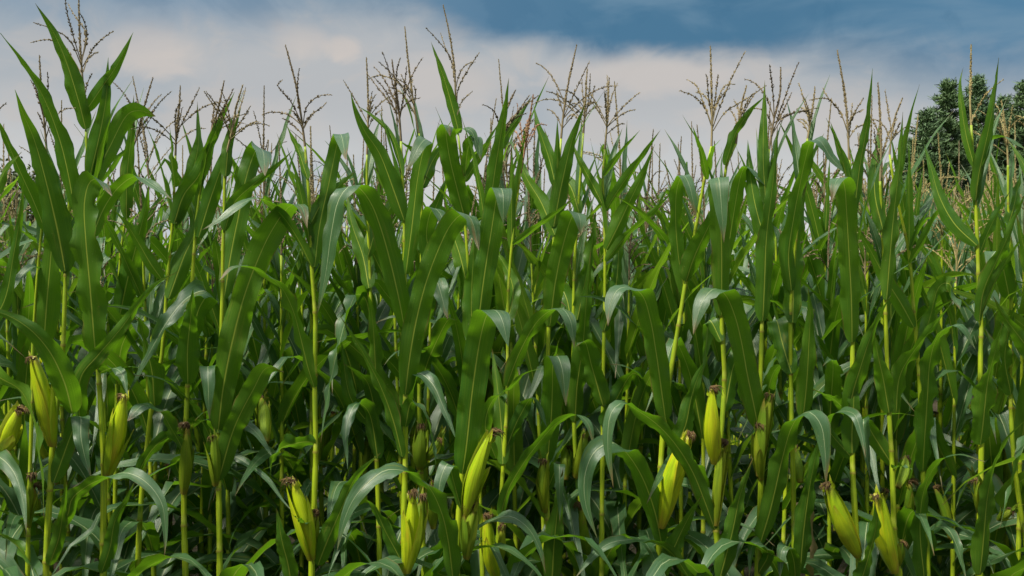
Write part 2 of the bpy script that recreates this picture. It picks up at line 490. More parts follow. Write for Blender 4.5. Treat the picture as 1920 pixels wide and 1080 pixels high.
def blade(mb, pts, width, side0=None, roll0=0.0, roll1=None, n=24, cols=7, chan=0.16, ripple=1.0, rs=None, taper=0.30, turn=None):
    """one maize leaf blade: midrib through pts, trough section, wavy margins"""
    rs = rs if rs is not None else rng
    P = spline(pts, n)
    L = np.sum(np.linalg.norm(np.diff(P, axis=0), axis=1))
    T = tangents(P)
    if side0 is None:
        side0 = np.cross(T[min(3, n - 1)], np.array([0.0, 1.0, 0.0]))
        if np.linalg.norm(side0) < 0.05:
            side0 = np.array([-1.0, 0, 0])
    S = transport(T, np.asarray(side0, float))
    roll1 = roll0 if roll1 is None else roll1
    t = np.linspace(0, 1, n)
    wob = 0.16 * np.sin(t * rs.uniform(3, 6) + rs.uniform(0, 6)) * t
    ang = np.radians(roll0 + (roll1 - roll0) * t) + wob
    N = np.cross(S, T)
    if turn is not None:                     # past its highest point the blade turns its upper face outward and up
        d = np.array([0, -1.0, 0.45]) - T[-3] * np.dot(np.array([0, -1.0, 0.45]), T[-3])
        th = math.atan2(-np.dot(d, S[-3]), np.dot(d, N[-3]))
        ia = int(turn * (n - 1))
        sg = 1.0 if -S[ia][2] >= 0 else -1.0
        if abs(th) > math.pi / 2:
            th = sg * abs(th)
        th *= rs.uniform(0.72, 1.0)
        sw_ = np.clip((t - (turn - 0.16)) / 0.34, 0, 1)
        sw_ = sw_ * sw_ * (3 - 2 * sw_)
        ang = ang * (1 - sw_) + th * sw_
    S2 = S * np.cos(ang)[:, None] + N * np.sin(ang)[:, None]
    N2 = np.cross(S2, T)
    prof = (0.34 + 0.44 * (1 - np.exp(-t / 0.035)) + 0.22 * np.sin(np.clip(t / 0.30, 0, 1) * math.pi / 2)) * np.clip(1 - np.clip((t - taper) / (1 - taper), 0, 1) ** (1.30 + 0.5 * (taper > 0.4)), 0, 1) ** 1.05
    prof = np.maximum(prof, 0.010)
    hw = width * 0.5 * prof
    u = np.linspace(-1, 1, cols)
    fl = (1 - 0.65 * np.clip(t / 0.5, 0, 1))            # deep trough by the stalk, flatter outward
    ch = chan * (0.35 + fl) * (1 - (0.92 if taper > 0.4 else 0.0) * np.clip((t - 0.25) / 0.3, 0, 1))
    k1, k2 = rs.uniform(3.0, 6.0, 2) * max(L / 0.7, 0.5)
    p1, p2 = rs.uniform(0, 6.28, 2)
    k3, p3 = rs.uniform(9.0, 14.0) * max(L / 0.7, 0.5), rs.uniform(0, 6.28)
    amp = ripple * width * rs.uniform(0.07, 0.15) * np.sin(np.clip(t * 1.15, 0, 1) * math.pi) ** 0.6
    au = np.abs(u)
    off = (ch * hw)[:, None] * 2.0 * (au ** 1.25)[None, :]
    rip = np.where(u[None, :] < 0, np.sin(t * 6.283 * k1 + p1)[:, None], np.sin(t * 6.283 * k2 + p2)[:, None]) * (au ** 2)[None, :] * amp[:, None]
    rip = rip + np.sin(t * 6.283 * k3 + p3)[:, None] * (u * au)[None, :] * amp[:, None] * 0.35 + (0.03 * width * np.sin(t * 9 + p1))[:, None] * (1 - au)[None, :]
    ms = [1 + 0.05 * np.sin(t * rs.uniform(8, 20) + rs.uniform(0, 6)) + 0.03 * np.sin(t * rs.uniform(25, 45) + rs.uniform(0, 6)) for _ in range(2)]
    for q_ in range(2):
        if n > 16 and rs.uniform() < 0.25:          # a bite or tear in the margin
            b_ = int(rs.uniform(0.25, 0.9) * n)
            ms[q_][b_:b_ + int(rs.integers(1, 3))] *= rs.uniform(0.6, 0.88)
    jag = 1 + (np.where(u[None, :] < 0, ms[0][:, None], ms[1][:, None]) - 1) * (au ** 3)[None, :]
    V = P[:, None, :] + (hw[:, None] * u[None, :] * jag * np.sqrt(np.clip(1 - (ch[:, None] * au) ** 2, 0.3, 1)))[:, :, None] * S2[:, None, :] + (off + rip)[:, :, None] * N2[:, None, :]
    uv = np.stack([np.broadcast_to(u * 0.5 + 0.5, (n, cols)), np.broadcast_to(t[:, None], (n, cols))], -1)
    mb.add(V.reshape(-1, 3), grid_faces(n, cols), uv.reshape(-1, 2))

def stalk(mb, P, r0, r1, node_gap=0.17, sides=9, rs=None):
    rs = rs if rs is not None else rng
    P0 = spline(P, 60)
    L = np.concatenate([[0], np.cumsum(np.linalg.norm(np.diff(P0, axis=0), axis=1))])
    tot = L[-1]
    nodes = [0.0]
    while nodes[-1] < tot - 0.05:
        nodes.append(nodes[-1] + node_gap * rs.uniform(0.85, 1.15))
    st, vc, rr = [], [], []
    for a, b in zip(nodes[:-1], nodes[1:]):
        for q, k in ((0.0, 1.16), (0.02, 1.17), (0.05, 0.97), (0.16, 0.98), (0.5, 1.04), (0.80, 1.10), (0.83, 0.97), (0.985, 1.0)):
            s = a + (b - a) * q
            if s > tot:
                break
            st.append(s); vc.append(q); rr.append((r0 + (r1 - r0) * (s / tot) ** 0.9) * k)
    if tot - st[-1] > 0.004:
        st.append(tot); vc.append(0.6); rr.append(r1 * 0.9)
    st = np.array(st)
    Q = np.stack([np.interp(st, L, P0[:, k]) for k in range(3)], 1)
    tube(mb, Q, np.array(rr), sides, np.array(vc))

OCT_F = [(0, 1, 2), (0, 2, 3), (0, 3, 1), (4, 2, 1), (4, 3, 2), (4, 1, 3)]
def spikelets(mb, P, step, per, ln, wd, out_ang, rs):
    """small bracts set round a tassel branch"""
    L = np.concatenate([[0], np.cumsum(np.linalg.norm(np.diff(P, axis=0), axis=1))])
    st = np.arange(L[-1] * 0.06, L[-1], step)
    Q = np.stack([np.interp(st, L, P[:, k]) for k in range(3)], 1)
    if len(Q) < 2:
        return
    T = tangents(Q)
    S = transport(T, np.array([0.9, 0.3, 0.2]))
    B = np.cross(T, S)
    for i in range(len(Q)):
        tap = 1 - 0.45 * (i / len(Q)) ** 2
        for k in range(per):
            a = k / per * 6.283 + i * 2.4 + rs.uniform(-0.4, 0.4)
            o = math.cos(a) * S[i] + math.sin(a) * B[i]
            oa = math.radians(out_ang * rs.uniform(0.5, 1.5))
            d = T[i] * math.cos(oa) + o * math.sin(oa)
            side = np.cross(d, o); side /= np.linalg.norm(side) + 1e-9
            up = np.cross(side, d)
            l = ln * rs.uniform(0.75, 1.2) * tap
            wv = wd * rs.uniform(0.8, 1.2) * tap
            b0 = Q[i] + rs.uniform(-0.5, 0.5) * step * T[i]
            c = b0 + d * l * 0.45
            mb.add([b0, c + side * wv, c - side * wv * 0.5 + up * wv * 0.87, c - side * wv * 0.5 - up * wv * 0.87, b0 + d * l], OCT_F)

def tassel_mesh(spike, laterals, rs, dense=1.0, simple=False, thick=1.0):
    """spike: (n,3) polyline of the main axis; laterals: list of polylines"""
    mb = MB()
    P = spline(spike, 16)
    s = 4 if not simple else 3
    tube(mb, P, np.linspace(0.0040, 0.0018, len(P)) * thick, s)
    k0 = int(len(P) * 0.36)
    if not simple:
        spikelets(mb, P[k0:], 0.0068 / dense, 4, 0.0125, 0.0030 * thick, 20, rs)
    else:
        tube(mb, P[k0:], np.concatenate([[0.004], np.full(len(P) - k0 - 2, 0.0065), [0.002]]), 4)
    for l in laterals:
        Q = spline(l, 10)
        tube(mb, Q, np.linspace(0.0022, 0.0012, len(Q)) * thick, 3)
        if not simple:
            spikelets(mb, Q[2:], 0.0082 / dense, 2, 0.0115, 0.0028 * thick, 27, rs)
        else:
            tube(mb, Q[2:], np.concatenate([np.full(len(Q) - 3, 0.0042), [0.0015]]), 3)
    return mb

def random_laterals(spike, n, length, rs, spread=1.0, droop=0.5):
    P = spline(spike, 20)
    T = tangents(P)
    res = []
    for i in range(n):
        k = rs.uniform(0.14, 0.42)
        j = int(k * 19)
        b = P[j]
        a = rs.uniform(0, 6.283)
        h = np.array([math.cos(a), math.sin(a), 0.0])
        an = math.radians(rs.uniform(8, 46) * spread)
        ln = length * rs.uniform(0.4, 1.15)
        wig = rs.normal(0, 0.5); sw = np.array([-h[1], h[0], 0.0])
        q = [b]
        p = b.copy()
        dr = droop * rs.uniform(-0.35, 2.2)
        for s in range(6):
            d = T[j] * math.cos(an) + (h + sw * wig * s / 6) * math.sin(an)
            p = p + d / np.linalg.norm(d) * ln / 6
            q.append(p.copy())
            an = an + dr * 0.22 * (0.4 + s * 0.25)
        res.append(np.array(q))
    return res

def ear_parts(base, tip, width, rs, bend=0.1, husk_leaves=3):
    """returns (body mesh builder, list of husk sheets, silk builder)"""
    base = np.asarray(base, float); tip = np.asarray(tip, float)
    ax = tip - base
    ln = np.linalg.norm(ax)
    mid = (base + tip) / 2 + np.cross(ax / ln, [0, 1, 0]) * ln * bend * rs.choice([-1, 1]) + np.array([0, -0.01, 0])
    P = spline([base, mid, tip], 22)
    T = tangents(P)
    S = transport(T, np.array([1.0, 0.2, 0.0]))
    B = np.cross(T, S)
    t = np.linspace(0, 1, 22)
    r = 0.335 * width * np.interp(t, [0, .08, .2, .38, .55, .75, .9, 1.0], [.36, .52, .78, .98, 1.0, .82, .52, .22])
    a = np.arange(20) / 20 * 2 * math.pi
    ph = rs.uniform(0, 6.28)
    ridge = 1 + 0.045 * np.cos(5 * a[None, :] + ph + t[:, None] * 1.2) + 0.02 * np.cos(11 * a[None, :] + ph)
    V = P[:, None, :] + (r[:, None] * ridge)[:, :, None] * (np.cos(a)[None, :, None] * S[:, None, :] + np.sin(a)[None, :, None] * B[:, None, :])
    uv = np.stack([np.broadcast_to(a / 6.283, (22, 20)), np.broadcast_to(t[:, None], (22, 20))], -1)
    body = MB()
    fc = grid_faces(22, 20, True)
    fc.append(tuple(range(19, -1, -1)))
    fc.append(tuple(range(22 * 20 - 20, 22 * 20)))
    body.add(V.reshape(-1, 3), fc, uv.reshape(-1, 2))
    sheets = []
    for k in range(husk_leaves):
        mb = MB()
        c = ph + k * 2.2 + rs.uniform(-.4, .4)
        reach = rs.uniform(0.60, 1.10)
        m = 16; cc = 9
        tt = np.linspace(0.0, reach, m)
        q = np.linspace(-1, 1, cc)
        Pk = np.stack([np.interp(tt, t, P[:, i]) for i in range(3)], 1)
        Sk = norm(np.stack([np.interp(tt, t, S[:, i]) for i in range(3)], 1))
        Bk = norm(np.stack([np.interp(tt, t, B[:, i]) for i in range(3)], 1))
        over = np.clip(tt - 1, 0, 1)
        s = np.linspace(0, 1, m)
        rk = np.interp(tt, t, r) * (1.05 + 0.05 * k) + 0.0014 * (k + 1) + 0.014 * s ** 4 * rs.uniform(0.1, 1.5)
        half = (1.15 * (1 - s ** 2.2) + 0.02)
        aa = c + half[:, None] * q[None, :]
        V = Pk[:, None, :] + (rk[:, None] * (1 + 0.03 * np.cos(q * 7)[None, :]))[:, :, None] * (np.cos(aa)[:, :, None] * Sk[:, None, :] + np.sin(aa)[:, :, None] * Bk[:, None, :])
        uv = np.stack([np.broadcast_to(q * 0.2 + 0.5 + k * 0.3, (m, cc)), np.broadcast_to(s[:, None], (m, cc))], -1)
        mb.add(V.reshape(-1, 3), grid_faces(m, cc), uv.reshape(-1, 2))
        sheets.append(mb)
    mb = MB()                                 # ragged loose points of the husk round the tip
    for k in range(int(rs.integers(2, 5))):
        a_ = rs.uniform(0, 6.283)
        o = math.cos(a_) * S[-1] + math.sin(a_) * B[-1]
        p0_ = P[-3] + o * r[-3] * 1.08
        l_ = rs.uniform(0.02, 0.055)
        blade(mb, [p0_, p0_ + T[-1] * l_ * .5 + o * .002, p0_ + T[-1] * l_ + o * rs.uniform(.002, .018)], r[-3] * 1.5, np.cross(T[-1], o), 0, 20, 8, 3, .2, .6, rs)
    for q_ in mb.uv:
        q_[:, 1] = q_[:, 1] * .3 + .7
    sheets.append(mb)
    silk = MB()
    tp, td = P[-1], T[-1]
    lean = norm(np.array([rs.uniform(-1, 1), rs.uniform(-1, 0.2), -0.3]))
    size = rs.uniform(0.3, 0.95)
    for k in range(int(16 + 26 * size)):
        a_ = rs.uniform(0, 6.283)
        o = math.cos(a_) * S[-1] + math.sin(a_) * B[-1]
        b0 = tp - td * 0.012 + o * r[-1] * rs.uniform(0, 1.0)
        L_ = rs.uniform(0.018, 0.052) * size
        p1_ = b0 + td * L_ * 0.5 + o * 0.004
        p2_ = b0 + td * L_ * 0.75 + o * 0.010 * rs.uniform(.3, 1.4) + lean * L_ * 0.35
        p3_ = p2_ + lean * L_ * 0.4 + np.array([rs.uniform(-.006, .006), rs.uniform(-.006, .006), -0.014 * rs.uniform(0, 1.6)])
        tube(silk, spline([b0, p1_, p2_, p3_], 6), np.array([.0013, .0015, .0014, .0012, .0009, .0004]), 3)
    return body, sheets, silk

# ------------------------------------------------------------------ terrain
def sstep(x, a, b):
    t = np.clip((x - a) / (b - a), 0, 1)
    return t * t * (3 - 2 * t)

def ground_z(x, y):
    x = np.asarray(x, float); y = np.asarray(y, float)
    d = np.clip(y - 5.9, 0, None)
    q = x / np.maximum(y, 1.0)
    right = sstep(q, 0.20, 0.40)
    left = sstep(-q, 0.36, 0.52)
    dip = -0.150 * np.minimum(d, 26) - 0.02 * np.clip(d - 26, 0, 60)
    up = 0.085 * np.minimum(d, 14) + 0.010 * np.clip(d - 14, 0, 40)
    upl = 0.015 * np.minimum(d, 14)
    z = dip * (1 - right) * (1 - left) + up * right + upl * left
    fade = 1 - sstep(np.hypot(x, y), 90, 260)
    return z * fade - 3.0 * (1 - fade)

def build_ground():
    a = np.concatenate([np.linspace(-60, 60, 97), [-2500, -900, -400, -200, -110, 110, 200, 400, 900, 2500]]); a.sort()
    b = np.concatenate([np.linspace(-8, 80, 89), [-2500, -600, -150, -40, 120, 180, 260, 420, 900, 2600]]); b.sort()
    Xg, Yg = np.meshgrid(a, b)
    Z = ground_z(Xg, Yg)
    near = (np.abs(Xg) < 40) & (Yg > 0) & (Yg < 60)
    Z = Z + np.where(near, rng.normal(0, 0.015, Z.shape), 0)
    mb = MB()
    mb.add(np.stack([Xg, Yg, Z], -1).reshape(-1, 3), grid_faces(len(b), len(a)))
    o = link("ground", mb.mesh("ground", M_SOIL))
    o['kind'] = 'structure'
build_ground()

# ------------------------------------------------------------------ hero plants (front row)
def W(px, py, D, dy=0.0):
    """photo point at depth D -> world (the leaf then leaves that plane by dy)"""
    y = D + dy
    return np.array([(px - 960) / F * y, y, CAMZ - (py - 540) / F * y])

def fill_dy(pts, last=-0.16):
    xs = [p[2] if len(p) > 2 else None for p in pts]
    if xs[0] is None: xs[0] = 0.0
    if xs[-1] is None: xs[-1] = min(last, min(x for x in xs if x is not None))
    known = [i for i, x in enumerate(xs) if x is not None]
    return [(p[0], p[1], float(np.interp(i, known, [xs[k] for k in known]))) for i, p in enumerate(pts)]

def hero(label, D, stalk_px, leaves, ears=(), tassel=None, r=0.0145, extra_low=True):
    rs = np.random.default_rng(abs(hash_label(label)) % (2 ** 31))
    sp = [W(x, y, D) for x, y in stalk_px]
    foot = sp[0].copy()
    foot[0] += (sp[0][0] - sp[1][0]) * 0.4
    foot[2] = float(ground_z(foot[0], foot[1]))
    root = thing("maize_plant", label, "maize plant", foot)
    st = [foot] + sp
    mb = MB()
    stalk(mb, st, r, r * 0.30, 0.235, 10, rs)
    link("stalk", mb.mesh("stalk", M_STALK, True, foot), root)
    for lf in leaves:
        wpx, pts = lf[0], fill_dy(lf[1])
        r0 = lf[2] if len(lf) > 2 else rs.uniform(-22, 22)
        r1 = lf[3] if len(lf) > 3 else r0 + rs.uniform(-25, 25)
        mb = MB()
        P3 = [W(x, y, D, dy - 0.012) for x, y, dy in pts]
        zz = [-p[1] for p in pts]
        ln_ = np.concatenate([[0], np.cumsum([math.hypot(a[0] - b[0], a[1] - b[1]) for a, b in zip(pts[1:], pts[:-1])])])
        tf = float(ln_[int(np.argmax(zz))] / ln_[-1])
        tp_ = min(0.74, max(0.30, tf - 0.04)) if 0.5 < tf < 0.97 else 0.30
        droop = pts[-1][1] - min(p[1] for p in pts)
        turn = tf if (0.25 < tf < 0.96 and droop > 20) else None
        sg = -1.0 if pts[-1][0] > pts[0][0] else 1.0
        blade(mb, P3, wpx / F * D * 0.84, None, sg * min(r0, 40), sg * min(r1, 60), 40, 9, 0.15, 1.0 if pts[0][1] < 600 else 1.7, rs, tp_, turn)
        link("leaf", mb.mesh("leaf", M_LEAF, True, foot), root)
    SP = spline(st, 60)
    for k in range(2):                  # narrow upright leaves under the tassel
        b = SP[int(rs.uniform(0.84, 0.97) * 59)]
        a = rs.uniform(0, 6.283)
        h = np.array([math.cos(a), math.sin(a) * .7 + .25, 0.0])
        L = rs.uniform(0.26, 0.42); g = rs.uniform(.22, .5)
        pts = [b, b + h * L * g * .25 + [0, 0, L * .35], b + h * L * g * .6 + [0, 0, L * .7], b + h * L * g + [0, 0, L * .97]]
        mb = MB()
        blade(mb, pts, rs.uniform(.024, .036), np.cross(h, [0, 0, 1.0]), rs.normal(0, 15), rs.normal(0, 35), 22, 7, .22, .8, rs)
        link("leaf", mb.mesh("leaf", M_LEAF, True, foot), root)
    if extra_low:                       # the lowest leaves, under the picture's edge
        for k in range(2):
            a = rs.uniform(0, 6.28)
            z0 = rs.uniform(0.35, 0.7)
            b = np.array([foot[0], foot[1], z0])
            h = np.array([math.cos(a), math.sin(a), 0])
            pts = [b, b + h * .15 + [0, 0, .25], b + h * .38 + [0, 0, .33], b + h * .6 + [0, 0, .12]]
            mb = MB()
            blade(mb, pts, 0.085, np.cross(h, [0, 0, 1]), 0, 15, 18, 7, 0.15, 1.0, rs)
            link("leaf", mb.mesh("leaf", M_LEAF, True, foot), root)
        if rs.uniform() < 0.10:           # a withered leaf hanging beside the stalk
            a = rs.uniform(0.3, 2.8)
            h = np.array([math.cos(a), math.sin(a), 0])
            b = np.array([sp[0][0], sp[0][1], rs.uniform(0.95, 1.2)])
            pts = [b, b + h * .10 + [0, 0, .06], b + h * .20 + [0, 0, -.06], b + h * .22 + [0, 0, -.28], b + h * .25 + [0, 0, -.5]]
            mb = MB()
            blade(mb, pts, 0.045, np.cross(h, [0, 0, 1]), 0, rs.uniform(60, 200), 22, 5, 0.4, 2.5, rs)
            link("leaf", mb.mesh("leaf", M_DEAD, True, foot), root)['label'] = "withered tan leaf"

    for e in ears:
        bx, by, tx, ty, wpx = e[:5]
        dy = e[5] if len(e) > 5 else (-0.085 if e[4] > 35 else -0.035)
        body, sheets, silk = ear_parts(W(bx, by, D, dy * 0.3), W(tx, ty, D, dy), wpx / F * D, rs, 0.03)
        hm = M_HUSK if wpx > 35 else M_HUSK_SHADED
        eo = link("ear", body.mesh("ear", hm, True, foot), root)
        for s in sheets:
            link("husk_leaf", s.mesh("husk_leaf", hm, True, foot), eo)
        link("silk", silk.mesh("silk", M_SILK, True, foot), eo)
    if tassel:
        sk = [W(*p[:2], D, p[2] if len(p) > 2 else 0) for p in tassel['spike']]
        lat = [[W(*p[:2], D, p[2] if len(p) > 2 else 0.03 * (i - 1) * (1 if k % 2 else -1)) for i, p in enumerate(l)] for k, l in enumerate(tassel.get('lat', []))]
        lat += [list(x) for x in random_laterals(np.array(sk), tassel.get('n', 8), tassel.get('len', 0.20), rs, tassel.get('spread', 1.0), tassel.get('droop', 0.5))]
        tm = tassel_mesh(sk, lat, rs)
        link("tassel", tm.mesh("tassel", tassel.get('mat', M_TASSEL), False, foot), root)
    return root

def hash_label(s):
    h = 7
    for c in s:
        h = (h * 131 + ord(c)) % 1000003
    return h

